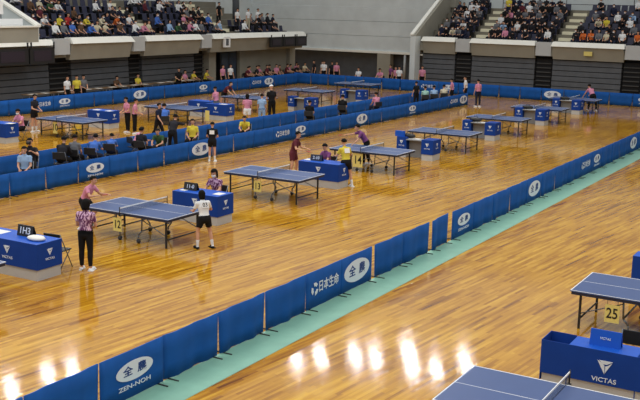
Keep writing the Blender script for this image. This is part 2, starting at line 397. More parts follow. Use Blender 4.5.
# ------------------------------------------------------------------ stairs in the stands
def stair(label, x, y, rotz, w, n):
    t = thing('stand_stair', label, 'stair', (x, y, 3.25), rotz)
    for k in range(n):
        MB().box(0, w, .4+.78*k-.42, .4+.78*k, 0 if k == 0 else .42*k+.005, .42*k+.21).build('step', M_step, t)
        MB().box(0, w, .4+.78*k, .4+.78*(k+1)-.42, .42*k+.005 if k else .005, .42*k+.03 if k else .03).build('landing', M_step, t)
    return t
ST_R = [(-26.75, -25.75), (-20.75, -19.75), (-14.7, -13.7)]
for i, (a, b) in enumerate(ST_R):
    stair(['cream stair in the far stand near its left end', 'cream stair in the middle of the far stand', 'cream stair at the right edge of the far stand'][i], a, 67.36, 0, b-a, 6)
ST_L = [(50.6, 51.6), (58.3, 60.2)]
for i, (a, b) in enumerate(ST_L):
    stair(['cream stair in the middle of the left stand', 'wide cream stair beside the dark post in the left stand'][i], -41.98, a, R(90), b-a, 6)

# ------------------------------------------------------------------ stadium seats
def seat_proto():
    t = thing('stadium_seat', '', 'seat')
    MB().box(-.22, .22, -.2, .2, .38, .44).build('seat_pan', M_seat, t, bevel=.02)
    MB().hexa([(-.22, .17, .42), (.22, .17, .42), (.22, .22, .42), (-.22, .22, .42)], [(-.2, .25, .84), (.2, .25, .84), (.2, .29, .84), (-.2, .29, .84)]).build('backrest', M_seat, t, bevel=.015)
    for q in (-.2, .16): MB().box(q, q+.04, -.12, .16, 0, .4).build('support', M_black, t)
    freeze_kids(t); return t
SP = seat_proto(); SPused = [False]
SEATS = []   # (stand, row, idx, x, y, z, rotz)
def put_seat(x, y, z, rz, label, group):
    if not SPused[0]: o = SP; SPused[0] = True
    else: o = copy_tree(SP)
    o.location = (x, y, z); o.rotation_euler = (0, 0, rz); o['label'] = label; o['group'] = group; return o
ROWW = ['front', 'second', 'third', 'fourth', 'fifth', 'sixth']
# far stand: seats face -y
blocks = [('left', -29.3, -26.95, 5), ('middle', -25.5, -20.95, 9), ('right', -19.5, -14.95, 9)]
for name, a, b, n in blocks:
    for k in range(6):
        for i in range(n):
            if name == 'left' and k > 0 and i == 0 and k > 4: continue
            x = a+.25+(b-a-.5)*i/(n-1); y = 67.35+.76*k+.1; z = 3.252+.42*k
            if k == 0: y = 67.2
            put_seat(x, y, z, 0, 'dark navy seat, %s from left in the %s row, %s block, far stand' % (ORD[i+1], ROWW[k], name), 'seats of the far stand')
            SEATS.append(('far', name, k, i, x, y, z, 0))
lb = [('near', 40.3, 50.3, 15), ('central', 51.9, 58.0, 9), ('corner', 60.5, 66.4, 8)]
for name, a, b, n in lb:
    for k in range(5 if name != 'corner' else 2):
        for i in range(n):
            y = a+.25+(b-a-.5)*i/(n-1); x = -42.0-.78*k-.1; z = 3.252+.42*k
            if k == 0: x = -41.85
            put_seat(x, y, z, R(90), 'dark navy seat, %s from left in the %s row, %s block, left stand' % (ORD[i+1], ROWW[k], name), 'seats of the left stand')
            SEATS.append(('left', name, k, i, x, y, z, R(90)))

# ------------------------------------------------------------------ people
def dirv(fw, out, s):
    return Vector((s*math.sin(R(out)), math.cos(R(out))*math.sin(R(fw)), -math.cos(R(out))*math.cos(R(fw))))
POSES = {
 # lean, legs L/R: (thigh fwd, thigh out, shin fwd), arms L/R: (upper fwd, upper out, fore fwd, fore out), head (turn, nod)
 'stand':  dict(lean=2, legs=((2,4,0),(-2,4,-3)), arms=((5,10,18,4),(2,10,14,4)), head=(0,8)),
 'hands_front': dict(lean=4, legs=((2,3,0),(-1,3,-3)), arms=((8,14,70,-28),(8,14,72,-28)), head=(0,16)),
 'akimbo': dict(lean=0, legs=((3,6,0),(-3,6,-4)), arms=((-15,38,20,-40),(5,10,16,4)), head=(15,5)),
 'ready':  dict(lean=28, legs=((38,14,-24),(30,16,-26)), arms=((35,22,95,-10),(40,25,100,-5)), head=(0,4)),
 'serve':  dict(lean=14, legs=((14,12,-8),(4,14,-14)), arms=((25,18,85,-15),(20,30,80,-10)), head=(0,10)),
 'reach':  dict(lean=34, legs=((22,10,-4),(-6,10,-16)), arms=((30,10,50,0),(75,15,85,5)), head=(0,8)),
 'bend':   dict(lean=42, legs=((10,14,0),(-8,14,-6)), arms=((30,18,45,0),(40,18,60,0)), head=(0,0)),
 'sit':    dict(lean=4, legs=((82,8,4),(82,8,0)), arms=((22,8,70,-18),(20,8,68,-20)), head=(0,6)),
 'sit_write': dict(lean=14, legs=((82,8,4),(82,8,0)), arms=((38,14,82,-22),(36,14,80,-18)), head=(0,22)),
 'sit_fwd': dict(lean=32, legs=((80,14,4),(78,14,-4)), arms=((35,10,80,-20),(38,10,84,-20)), head=(0,10)),
 'sit_up': dict(lean=-4, legs=((80,10,8),(82,12,-6)), arms=((10,14,50,-30),(12,14,55,-30)), head=(20,0)),
 'sit_side': dict(lean=10, legs=((80,4,0),(84,16,-8)), arms=((45,12,110,-15),(15,12,60,-25)), head=(-30,8)),
 'photo':  dict(lean=6, legs=((80,12,0),(82,12,0)), arms=((58,22,125,-32),(58,22,125,-32)), head=(0,2)),
 'walk':   dict(lean=4, legs=((22,3,10),(-14,3,-30)), arms=((-18,8,6,2),(22,8,40,2)), head=(0,4)),
}
def skeleton(pose):
    P = POSES[pose]; J = {}
    leg = []
    for s, (a, o, b) in zip((-1, 1), P['legs']):
        th, sh = dirv(a, o, s)*.41, dirv(b, o*.3, s)*.40
        leg.append((th, sh))
    drop = max(-(t.z+s_.z) for t, s_ in leg)
    hip = Vector((0, 0, drop+.085))
    seated = 'sit' in pose or pose == 'photo'
    J['pelvis'] = hip
    L = R(P['lean']); sp = Vector((0, math.sin(L), math.cos(L)))
    L2 = L*1.25; sp2 = Vector((0, math.sin(L2), math.cos(L2)))
    J['waist'] = hip+sp*.16; J['chest'] = J['waist']+sp*.17; J['neck'] = J['chest']+sp2*.17
    hd = Vector((0, math.sin(L*.55), math.cos(L*.55)))
    J['skull'] = J['neck']+hd*.08 + Vector((0, .02, 0)); J['head'] = J['neck']+hd*.17+Vector((0, .03, 0))
    J['sp2'] = sp2; J['sp'] = sp
    for s, n, (t, sh), (ua, uo, fa, fo) in zip((-1, 1), 'LR', leg, P['arms']):
        h = hip+Vector((s*.085, 0, 0)); J['hip'+n] = h; J['knee'+n] = h+t; J['ankle'+n] = h+t+sh
        d = (t.cross(Vector((1, 0, 0))))
        J['toe'+n] = J['ankle'+n]+Vector((s*.03, .15, -.045))
        S = J['chest']+sp2*.10+Vector((s*.165, 0, 0)); J['sh'+n] = S
        J['el'+n] = S+dirv(ua, uo, s)*.27; fd = dirv(fa, fo, s); J['wr'+n] = J['el'+n]+fd*.235
        J['fd'+n] = fd; J['hand'+n] = J['wr'+n]+fd*.05
    turn, nod = P['head']
    J['hrot'] = Matrix.Rotation(R(turn), 3, 'Z') @ Matrix.Rotation(R(-nod), 3, 'X')
    # lowest foot to the ground
    return J
BODY = {}
X = Vector((1, 0, 0))
def body_mesh(pose, voxel=.022):
    if pose in BODY: return BODY[pose]
    J = skeleton(pose); b = MB()
    sp2 = J['sp2']
    b.capsule(J['pelvis']-J['sp']*.02, J['waist'], (.155, .115), (.13, .098), X)
    b.capsule(J['waist'], J['chest'], (.13, .098), (.155, .112), X)
    b.capsule(J['chest'], J['neck']-sp2*.07, (.155, .112), (.10, .08), X)
    b.capsule(J['neck']-sp2*.06, J['skull'], (.055, .055), (.05, .052), X)
    H = J['hrot']; hc = J['head']
    b.ell(hc+H@Vector((0, -.008, .025)), (.076, .092, .088), rot=H, n=16)
    b.ell(hc+H@Vector((0, .018, -.045)), (.056, .066, .068), rot=H, n=14)
    b.capsule(hc+H@Vector((0, .085, .0)), hc+H@Vector((0, .104, -.028)), (.010, .010), (.016, .014), X)
    for s in (-1, 1): b.ell(hc+H@Vector((s*.078, -.01, -.005)), (.014, .022, .034), rot=H, n=8)
    for s, n in ((-1, 'L'), (1, 'R')):
        b.capsule(J['chest']+sp2*.08+Vector((s*.06, 0, 0)), J['sh'+n], (.075, .075), (.058, .06), Vector((0, 1, 0)))
        b.capsule(J['sh'+n], J['el'+n], (.05, .05), (.037, .037), X)
        b.capsule(J['el'+n], J['wr'+n], (.038, .038), (.026, .024), X)
        b.capsule(J['hip'+n], J['knee'+n], (.088, .092), (.055, .058), X)
        mid = J['knee'+n].lerp(J['ankle'+n], .32)+Vector((0, -.012, 0))
        b.capsule(J['knee'+n], mid, (.054, .055), (.052, .056), X)
        b.capsule(mid, J['ankle'+n], (.052, .056), (.034, .036), X)
        b.capsule(J['ankle'+n]+Vector((0, -.035, -.05)), J['toe'+n], (.036, .03), (.042, .026), X)
        fd = J['fd'+n]; side = fd.cross(Vector((0, 0, 1)))
        if side.length < .2: side = Vector((0, s, 0))
        side.normalize()
        b.capsule(J['wr'+n], J['wr'+n]+fd*.075, (.028, .02), (.037, .017), side)
    me = b.mesh('person_base', M_skin)
    ob = D.objects.new('person_base', me); C.objects.link(ob)
    md = ob.modifiers.new('remesh', 'REMESH'); md.mode = 'VOXEL'; md.voxel_size = voxel; md.use_smooth_shade = True
    ms = ob.modifiers.new('smooth', 'SMOOTH'); ms.iterations = 2; ms.factor = .5
    bpy.context.view_layer.update()
    me2 = D.meshes.new_from_object(ob.evaluated_get(DG())); D.objects.remove(ob)
    bm = bmesh.new(); bm.from_mesh(me2)
    base = bm.copy()
    # fingers, eyes, mouth
    b = MB(); b.bm.free(); b.bm = bm
    for s, n in ((-1, 'L'), (1, 'R')):
        fd = J['fd'+n]; side = fd.cross(Vector((0, 0, 1)))
        if side.length < .2: side = Vector((0, s, 0))
        side.normalize()
        dn = side.cross(fd).normalized()
        if dn.z > 0: dn = -dn
        if abs(dn.z) < .3: dn = Vector((-s, 0, 0)) if abs(fd.x) < .6 else dn
        palm = J['wr'+n]+fd*.07
        for k, (o, ln) in enumerate(((-.027, .062), (-.009, .072), (.009, .07), (.027, .056))):
            p0 = palm+side*o; p1 = p0+fd*ln*.6+dn*.012; p2 = p1+fd*ln*.3+dn*ln*.42
            b.capsule(p0, p1, (.0085, .0085), (.008, .008), side, n=6); b.capsule(p1, p2, (.008, .008), (.0065, .0065), side, n=6)
        ts = side if (side.x*-s) > 0 or abs(side.x) < .3 else -side
        q0 = J['wr'+n]+fd*.025+ts*.02; q1 = q0+fd*.03+ts*.03+dn*.008; q2 = q1+fd*.028+ts*.006+dn*.01
        b.capsule(q0, q1, (.011, .011), (.0095, .0095), fd.cross(ts), n=6); b.capsule(q1, q2, (.0095, .0095), (.007, .007), fd.cross(ts), n=6)
    for s in (-1, 1): b.ell(hc+H@Vector((s*.032, .078, .008)), (.014, .012, .008), 1, 8, H)
    b.ell(hc+H@Vector((0, .078, -.058)), (.024, .01, .007), 2, 8, H)
    for fc in bm.faces: fc.smooth = True
    me3 = D.meshes.new('person'); bm.to_mesh(me3); bm.free()
    for m in (M_skin, M_eye, M_lip): me3.materials.append(m)
    BODY[pose] = (me3, base, J); return BODY[pose]
def seg_t(p, a, b):
    d = b-a; t = max(-.3, min(1.3, (p-a).dot(d)/d.length_squared)); tc = max(0, min(1, t)); return t, (p-(a+d*tc)).length
CL = {}
def cloth_mesh(pose, kind):
    # kind: tee, long, shorts, trousers, socks
    key = (pose, kind)
    if key in CL: return CL[key]
    _, base, J = body_mesh(pose)
    bones = [('spine', J['pelvis']-J['sp']*.12, J['waist'], .14), ('spine2', J['waist'], J['neck']-J['sp2']*.035, .15), ('neck', J['neck']-J['sp2']*.02, J['head'], .075)]
    for n in 'LR':
        bones += [('up', J['sh'+n], J['el'+n], .05), ('fo', J['el'+n], J['wr'+n]+J['fd'+n]*.1, .036), ('clav', J['chest']+J['sp2']*.08, J['sh'+n], .07),
                  ('th', J['hip'+n], J['knee'+n], .08), ('sh', J['knee'+n], J['ankle'+n], .05), ('ft', J['ankle'+n], J['toe'+n], .035)]
    bm = base.copy()
    off = {'tee': .014, 'long': .014, 'shorts': .022, 'trousers': .014, 'socks': .006}[kind]
    bm.normal_update()
    kill = []
    for fc in bm.faces:
        p = fc.calc_center_median(); best = None
        for nm, a, c, rad in bones:
            t, d = seg_t(p, a, c); d /= rad
            if best is None or d < best[1]: best = (nm, d, t)
        nm, d, t = best
        rel = (p-J['pelvis']).dot(J['sp'])
        if kind in ('tee', 'long'):
            keep = nm in ('spine2', 'clav') or (nm == 'up' and (kind == 'long' or t < .62)) or (nm == 'fo' and kind == 'long' and t < .66) or (nm == 'spine' and rel > -.02) or (nm == 'th' and rel > .0 and t < .2)
        elif kind == 'shorts':
            keep = (nm == 'spine' and rel < .07) or (nm == 'th' and t < .62)
        elif kind == 'trousers':
            keep = (nm == 'spine' and rel < .07) or nm == 'th' or (nm == 'sh' and t < .93)
        else:
            keep = nm == 'sh' and t > .6
        if not keep: kill.append(fc)
    norm = {v.index: v.normal.copy() for v in bm.verts}
    for v in bm.verts: v.co += v.normal*off
    bmesh.ops.delete(bm, geom=kill, context='FACES')
    bmesh.ops.solidify(bm, geom=list(bm.faces), thickness=.006)
    for fc in bm.faces: fc.smooth = True
    me = D.meshes.new(kind); bm.to_mesh(me); bm.free(); CL[key] = me
    return me
HAIR = {}
def head_mesh(pose, kind):
    key = (pose, kind)
    if key in HAIR: return HAIR[key]
    _, _, J = body_mesh(pose); H = J['hrot']; hc = J['head']
    bm = bmesh.new()
    if kind == 'mask':
        bmesh.ops.create_uvsphere(bm, u_segments=20, v_segments=14, radius=1)
        kill = [v for v in bm.verts if v.co.y < .25 or v.co.z > .45 or v.co.z < -.75]
        bmesh.ops.delete(bm, geom=kill, context='VERTS')
        for v in bm.verts: v.co = Vector((v.co.x*.072, v.co.y*.104+.008, v.co.z*.075-.045))
    else:
        bmesh.ops.create_uvsphere(bm, u_segments=20, v_segments=14, radius=1)
        lo = {'short': -.35, 'bob': -.75, 'tail': -.4, 'cap': .1}[kind]
        kill = [v for v in bm.verts if (v.co.y > .42 and v.co.z < .42) or (v.co.z < lo) or (v.co.y > -.05 and v.co.z < -.15 and kind != 'bob')]
        bmesh.ops.delete(bm, geom=kill, context='VERTS')
        for v in bm.verts:
            z = v.co.z*.106 if v.co.z > 0 else v.co.z*(.106 if kind != 'bob' else .27)
            v.co = Vector((v.co.x*.098, v.co.y*.112-.014, z+.026))
        if kind == 'tail':
            b = MB(); b.bm.free(); b.bm = bm
            b.capsule((0, -.11, .05), (0, -.15, -.02), (.03, .03), (.034, .03), X, n=8); b.capsule((0, -.15, -.02), (0, -.14, -.15), (.034, .03), (.012, .012), X, n=8)
        if kind == 'cap':
            b = MB(); b.bm.free(); b.bm = bm
            b.hexa([(-.07, .07, .05), (.07, .07, .05), (.05, .17, .04), (-.05, .17, .04)], [(-.07, .07, .06), (.07, .07, .06), (.05, .17, .05), (-.05, .17, .05)])
    for v in bm.verts: v.co = hc + H @ v.co
    bm.normal_update()
    if kind not in ('tail', 'cap'): bmesh.ops.solidify(bm, geom=list(bm.faces), thickness=.008)
    for fc in bm.faces: fc.smooth = True
    me = D.meshes.new(kind); bm.to_mesh(me); bm.free(); HAIR[key] = me; return me
SHOE = {}
def shoe_mesh(pose, n):
    key = (pose, n)
    if key not in SHOE:
        J = body_mesh(pose)[2]; a = J['ankle'+n]; t = J['toe'+n]; b = MB()
        b.capsule(a+Vector((0, -.035, -.052)), t+Vector((0, -.02, .003)), (.042, .036), (.048, .03), X)
        b.box(a.x-.045, t.x+.045, a.y-.075, t.y+.03, a.z-.087, a.z-.066)
        SHOE[key] = b.mesh('shoe', M_white)
    return SHOE[key]
COL = dict(black=(24,24,27), navy=(30,36,58), dark=(38,38,44), grey=(110,112,118), white=(226,228,230), pink=(206,136,162), purple=(120,70,120), maroon=(92,40,50), yellow=(214,196,70), blue=(70,110,190), lightblue=(150,180,215), red=(170,50,50), orange=(205,105,50), green=(60,90,60), brown=(96,72,54), cream=(205,196,170), mint=(150,190,180), teal=(90,130,140))
def cmat(c): return mat('fabric_'+c, srgb(*COL[c]), .85, spec=.2, noise=.1, nscale=6)
def striped():
    if 'striped' in MATS: return MATS['striped']
    m = D.materials.new('purple_white_pattern'); m.use_nodes = True; nt = m.node_tree; N = nt.nodes; b = N['Principled BSDF']; b.inputs['Roughness'].default_value = .85
    tc = N.new('ShaderNodeTexCoord'); w = N.new('ShaderNodeTexNoise'); w.inputs['Scale'].default_value = 17; w.inputs['Distortion'].default_value = .8
    mp = N.new('ShaderNodeMapping'); mp.inputs['Scale'].default_value = (1.6, 1.6, .45)
    rr = N.new('ShaderNodeValToRGB'); rr.color_ramp.interpolation = 'CONSTANT'
    rr.color_ramp.elements[0].color = (*srgb(96, 42, 88), 1); rr.color_ramp.elements[1].position = .52; rr.color_ramp.elements[1].color = (*srgb(214, 176, 204), 1)
    nt.links.new(tc.outputs['Object'], mp.inputs['Vector']); nt.links.new(mp.outputs['Vector'], w.inputs['Vector'])
    nt.links.new(w.outputs['Fac'], rr.inputs['Fac']); nt.links.new(rr.outputs['Color'], b.inputs['Base Color'])
    MATS['striped'] = m; return m
M_hair = mat('black_hair', srgb(17, 15, 15), .75, spec=.15)
M_hairb = mat('brown_hair', srgb(34, 25, 20), .75, spec=.15)
def wear(name, me, m, parent):
    if not me.materials: me.materials.append(m)
    o = link(name, me, parent)
    o.material_slots[0].link = 'OBJECT'; o.material_slots[0].material = m
    return o
def person(label, x, y, z, rotz, pose, top='dark', low='black', hair='short', sc=.94, long=False, shorts=False, shoes='white', mask=False, group=None, full=True, hairm=None, capm=None):
    me, _, J = body_mesh(pose)
    o = link('person', me, None, (x, y, z), R(rotz)); o.scale = (sc, sc, sc)
    tag(o, label, 'person', group)
    wear('shirt', cloth_mesh(pose, 'long' if long else 'tee'), striped() if top == 'striped' else cmat(top), o)
    wear('shorts' if shorts else 'trousers', cloth_mesh(pose, 'shorts' if shorts else 'trousers'), cmat(low), o)
    wear('cap' if hair == 'cap' else 'hair', head_mesh(pose, hair), capm or hairm or M_hair, o)
    if full:
        for n in 'LR': wear('shoe', shoe_mesh(pose, n), cmat(shoes), o)
        if shorts: wear('socks', cloth_mesh(pose, 'socks'), cmat('white'), o)
    if mask: wear('face_mask', head_mesh(pose, 'mask'), M_mask, o)
    return o
def hand_world(o, pose, n):
    J = body_mesh(pose)[2]; sc = o.scale[0]
    M = Matrix.Translation(o.location) @ Matrix.Rotation(o.rotation_euler[2], 4, 'Z') @ Matrix.Scale(sc, 4)
    p = M @ (J['wr'+n]+J['fd'+n]*.085); d = (M.to_3x3() @ J['fd'+n]).normalized(); return p, d
def racket(label, o, pose, n):
    p, d = hand_world(o, pose, n); q = d.to_track_quat('Y', 'Z')
    t = thing('table_tennis_racket', label, 'racket', p); t.rotation_mode = 'QUATERNION'; t.rotation_quaternion = q
    MB().box(-.012, .012, -.05, .07, -.012, .012).build('handle', M_wood, t)
    b = MB(); n_ = 16; pts = [(.075*math.cos(2*math.pi*i/n_), .14+.08*math.sin(2*math.pi*i/n_)) for i in range(n_)]
    b.hexa([(a, c, -.006) for a, c in pts], [(a, c, .006) for a, c in pts]); b.build('blade', M_red, t)

# ---- furniture helpers
def chair_proto():
    t = thing('folding_chair', '', 'chair')
    MB().box(-.21, .21, -.2, .2, .40, .43).build('seat', M_black, t, bevel=.01)
    MB().box(-.21, .21, -.235, -.205, .58, .82).build('backrest', M_black, t, bevel=.01)
    for s in (-1, 1):
        MB().tube((s*.215, .2, 0), (s*.215, -.22, .82), .012, None, 6).build('leg', M_steel, t)
        MB().tube((s*.19, -.22, 0), (s*.19, .17, .42), .012, None, 6).build('leg', M_steel, t)
    freeze_kids(t); return t
CP = chair_proto(); cpu = [False]
def chair(label, x, y, rotz, group='folding chairs'):
    if not cpu[0]: o = CP; cpu[0] = True
    else: o = copy_tree(CP)
    o.location = (x, y, 0); o.rotation_euler = (0, 0, R(rotz)); o['label'] = label; o['group'] = group; return o
def seated(label, x, y, rotz, pose, chair_label, seat_h=.43, **kw):
    sc = kw.get('sc', .94); J = body_mesh(pose)[2]
    z = seat_h + .02 - (J['pelvis'].z-.105)*sc
    if z < 0: z = 0
    chair(chair_label, x, y, rotz)
    return person(label, x, y, z, rotz, pose, **kw)

# ------------------------------------------------------------------ tables
def table_top_mesh(s):
    b = MB(); x0, x1 = (.006, 1.37) if s > 0 else (-1.37, -.006)
    b.box(x0, x1, -.7625, .7625, .735, .758)
    z = .758; e = .018
    b.box(x0, x1, -.7625, -.7625+e, z, z+.002, 1); b.box(x0, x1, .7625-e, .7625, z, z+.002, 1)
    b.box(x0, x1, -.005, .005, z, z+.002, 1)
    xe = (x1-e, x1) if s > 0 else (x0, x0+e)
    b.box(xe[0], xe[1], -.7625+e, .7625-e, z, z+.002, 1)
    return b.mesh('tabletop', [M_table, M_white])
def table_proto():
    t = thing('table_tennis_table', '', 'table')
    for s in (-1, 1):
        link('tabletop', table_top_mesh(s), t)
        b = MB(); xa, xb = s*.03, s*1.35
        b.box(xa, xb, -.75, -.72, .68, .735); b.box(xa, xb, .72, .75, .68, .735); b.box(xb-s*.03, xb, -.72, .72, .68, .735); b.box(xa, xa+s*.03, -.72, .72, .68, .735)
        b.build('apron', M_navy, t)
        for q in (-1, 1):
            MB().box(s*1.18, s*1.22, q*.62-.02, q*.62+.02, 0, .70).build('leg', M_black, t)
            b = MB(); b.path([(s*.42, q*.58, .70), (s*.40, q*.58, .32), (s*.30, q*.58, .20), (s*.30, q*.58, .13)], .02)
            lg = b.build('leg', M_steel, t)
            b = MB(); b.tube((s*.30, q*.58-.02, .055), (s*.30, q*.58+.02, .055), .055, None, 14); b.build('caster', M_tyre, lg)
            MB().path([(s*1.19, q*.62, .30), (s*.42, q*.58, .60)], .012).build('brace', M_steel, t)
        MB().tube((s*1.195, -.62, .2), (s*1.195, .62, .2), .018).build('crossbar', M_black, t)
        MB().tube((s*.40, -.58, .32), (s*.40, .58, .32), .018).build('crossbar', M_steel, t)
    b = MB(); b.box(-.003, .003, -.89, .89, .765, .885); nt_ = b.build('net', M_net, t)
    MB().box(-.006, .006, -.9, .9, .885, .912).build('net_tape', M_white, nt_)
    for q in (-1, 1):
        b = MB(); b.tube((0, q*.915, .70), (0, q*.915, .93), .012); b.box(-.03, .03, q*.74, q*.93, .70, .73); b.build('net_post', M_black, t)
    freeze_kids(t); return t
TP = table_proto(); tpu = False
TABLES = [(-16.28, 12.67, 'blue table cut off by the left edge beside the scoreboard desk'),
 (-16.13, 19.06, 'blue table above sign 12 with a player at each end'),
 (-16.36, 25.45, 'empty blue table above sign 13'),
 (-16.29, 31.89, 'blue table above sign 14 with the purple player leaning on it'),
 (-16.26, 38.46, 'empty blue table just beyond the table with sign 14'),
 (-16.33, 45.05, 'empty blue table, second beyond the table with sign 14'),
 (-16.31, 51.2, 'empty blue table nearest in front of the bending pink person'),
 (-16.3, 57.6, 'farthest blue table, which the pink person bends over'),
 (-3.54, 18.69, 'blue table above sign 25 at the right edge'),
 (-3.57, 12.42, 'large blue table cut off by the bottom edge'),
 (-30.8, 31.7, 'far lane blue table with a narrow yellow sign at the left'),
 (-30.6, 38.6, 'far lane blue table, second from the left, behind the blue referee'),
 (-30.8, 45.3, 'far lane blue table behind the person in the white cap'),
 (-30.6, 51.4, 'far lane blue table right of centre, fourth from the left'),
 (-30.8, 57.9, 'farthest blue table of the far lane near the corner')]
for x, y, lab in TABLES:
    o = copy_tree(TP) if tpu else TP; tpu = True
    o.location = (x, y, 0); o['label'] = lab; o['group'] = 'table tennis tables in the hall'

def sign(num, x, y, label, rotz=0, h=.34, w=.27, zc=.42):
    t = thing('number_sign', label, 'sign', (x, y, zc), R(rotz), 'yellow number signs hung on tables')
    MB().box(-w/2, w/2, -.004, .004, -h/2, h/2).build('card', M_sign, t)
    F = frame((0, -.004, 0), (1, 0, 0), (0, 0, 1))
    if num: put_text(num, h*.82, F, 0, 0, M_black, t, 'number', sx=.8)
    for s in (-1, 1): MB().tube((s*w*.35, 0, h/2), (s*w*.35, .0, .70-zc), .005, None, 5).build('hanger', M_black, t)
sign('12', -16.40, 18.36, 'yellow sign reading 12 hung below the table')
sign('13', -16.50, 24.75, 'yellow sign reading 13 hung below the empty table')
sign('14', -16.50, 31.18, 'yellow sign reading 14 hung below the table', h=.5, w=.4, zc=.42)
sign('25', -4.12, 17.98, 'yellow sign reading 25 at the right edge')
sign('10', -31.1, 31.0, 'narrow yellow sign below the far lane table at the left', w=.25, h=.5)
sign('', -28.9, 38.9, 'yellow sign beside the blue far lane scoring desk', w=.25, h=.5)

# ------------------------------------------------------------------ barriers
def panel_mesh(L_, H_, var, wavy):
    b = MB(); nx, nz = 14, 3; vs = {}
    for side, yy in ((0, -.012), (1, .012)):
        for i in range(nx+1):
            for k in range(nz+1):
                x = L_*i/nx; z = .02+(H_-.02)*k/nz
                y = yy + (wavy*math.sin(x*7+var*2.1)*(1-.4*k/nz) + wavy*.6*math.sin(x*15+var)*(1-.6*k/nz))
                x = L_/2+(x-L_/2)*(1-(.05 if wavy > .01 else .0)*(1-k/nz)); zz = z - (.004*math.sin(math.pi*i/nx) if k == nz else 0)
                vs[side, i, k] = b.bm.verts.new((x, y, zz))
    for i in range(nx):
        for k in range(nz):
            b.bm.faces.new((vs[0,i,k], vs[0,i+1,k], vs[0,i+1,k+1], vs[0,i,k+1]))
            b.bm.faces.new((vs[1,i,k], vs[1,i,k+1], vs[1,i+1,k+1], vs[1,i+1,k]))
    for i in range(nx):
        b.bm.faces.new((vs[0,i,0], vs[1,i,0], vs[1,i+1,0], vs[0,i+1,0])); b.bm.faces.new((vs[0,i,nz], vs[0,i+1,nz], vs[1,i+1,nz], vs[1,i,nz]))
    for k in range(nz):
        b.bm.faces.new((vs[0,0,k], vs[0,0,k+1], vs[1,0,k+1], vs[1,0,k])); b.bm.faces.new((vs[0,nx,k], vs[1,nx,k], vs[1,nx,k+1], vs[0,nx,k+1]))
    for fc in b.bm.faces: fc.smooth = True
    return b.mesh('cloth', M_blue)
PM = {}; FOOT = [None]
def barrier(label, loc, rotz, L_, H_, group, print_=None, var=0):
    t = thing('barrier_panel', label, 'barrier', loc, rotz, group)
    key = (round(L_, 2), H_, -1 if print_ else var)
    if key not in PM: PM[key] = panel_mesh(L_, H_, var, .004 if print_ else .022)
    c = link('cloth', PM[key], t)
    if FOOT[0] is None:
        b = MB(); b.tube((0, -.2, .015), (0, .2, .015), .012, None, 6); FOOT[0] = b.mesh('foot', M_black)
    for xx in (.12, L_-.12): link('foot', FOOT[0], t, (xx, 0, 0))
    F = frame((0, -.018, 0), (1, 0, 0), (0, 0, 1))
    if print_ == 'words': logo_oval(F, c, L_/2+.03, H_*.58, .42, .155)
    elif print_ == 'oval': logo_oval(F, c, L_/2, H_*.52, .56, .24, False)
    elif print_ == 'life': logo_life(F, c, L_/2, H_*.52, .25, 1.15)
    return t
PT = {'words': 'with white oval and lettering', 'oval': 'with large white oval emblem', 'life': 'with four white characters'}
# near row (x = -9.53)
prints = {0: 'words', 4: 'oval', 8: 'life', 9: 'words', 13: 'oval', -4: 'oval', -5: 'life', -9: 'words'}
nr = 0
PW = {(-9): 'nearest the bottom left corner of all', (-5): 'in the near row left of the large oval', (-4): 'in the near row beside a narrow gap', 0: 'near row, right of the narrow panel', 4: 'in the near row right half', 8: 'in the near row farther right', 9: 'near row, right of four characters', 13: 'in the near row at the right edge'}
for k in range(-11, 16):
    y0 = 24.0+1.45*k-.715; nr += 1; rot = R(90); x0 = -9.53; L_ = 1.42
    if k == -2: L_ = 1.40
    if k == -1: rot = R(90+4); y0 = 21.95; L_ = 1.12; x0 = -9.5
    if k == -4: y0 = 17.40; L_ = 1.38
    p = prints.get(k)
    lab = 'blue barrier panel %s, %s' % (PT[p], PW[k]) if p else ('narrower plain blue barrier panel just left of a gap in the near row' if k == -1 else 'plain blue barrier panel, %s from the left in the near row' % ORD[nr])
    barrier(lab, (x0, y0, 0), rot, L_, 0.76, 'near barrier row along the green strip', p, k % 3)
# middle rows
pm = {0: 'words', 4: 'oval', 8: 'life', 9: 'words', 13: 'oval', 17: 'words', 21: 'life', 22: 'oval'}
PWm = {0: 'above the sign 12 table', 4: 'behind the black-clad player', 8: 'in the middle row at centre', 9: 'middle row, right of four characters', 13: 'in the middle row above the purple player', 17: 'in the middle row right of centre', 21: 'near the right end of the middle row', 22: 'at the right end of the middle row'}
nr = 0
for k in range(-4, 23):
    nr += 1; p = pm.get(k)
    lab = 'blue barrier panel %s, %s' % (PT[p], PWm[k]) if p else 'plain blue barrier panel, %s from left, front middle row' % ORD[nr]
    barrier(lab, (-22.7, 24.33+1.45*k-.715, 0), R(90), 1.43, .72, 'front middle barrier row', p, k % 3)
for i in range(27):
    barrier('plain blue barrier panel, %s from the left, row behind seated people' % ORD[i+1], (-25.35, 19.6+1.45*i, 0), R(90), 1.43, .72, 'rear middle barrier row', None, i % 3)
# side row
ps = {-1: 'life', 0: 'words', 4: 'oval', 8: 'words', 12: 'life', 13: 'oval'}
PWs = {-1: 'side row behind dark standing player', 0: 'in the side row at the left', 4: 'in the side row behind the pink referees', 8: 'in the side row left of centre', 12: 'in the side row below the seated pink row', 13: 'in the side row right of four characters'}
nr = 0
for k in range(-4, 16):
    nr += 1; p = ps.get(k)
    lab = 'blue barrier panel %s, %s' % (PT[p], PWs[k]) if p else 'plain blue barrier panel, %s from the left in the side row' % ORD[nr]
    barrier(lab, (-38.4, 38.98+1.53*k-.75, 0), R(90), 1.51, .8, 'side barrier row in front of the officials', p, k % 3)
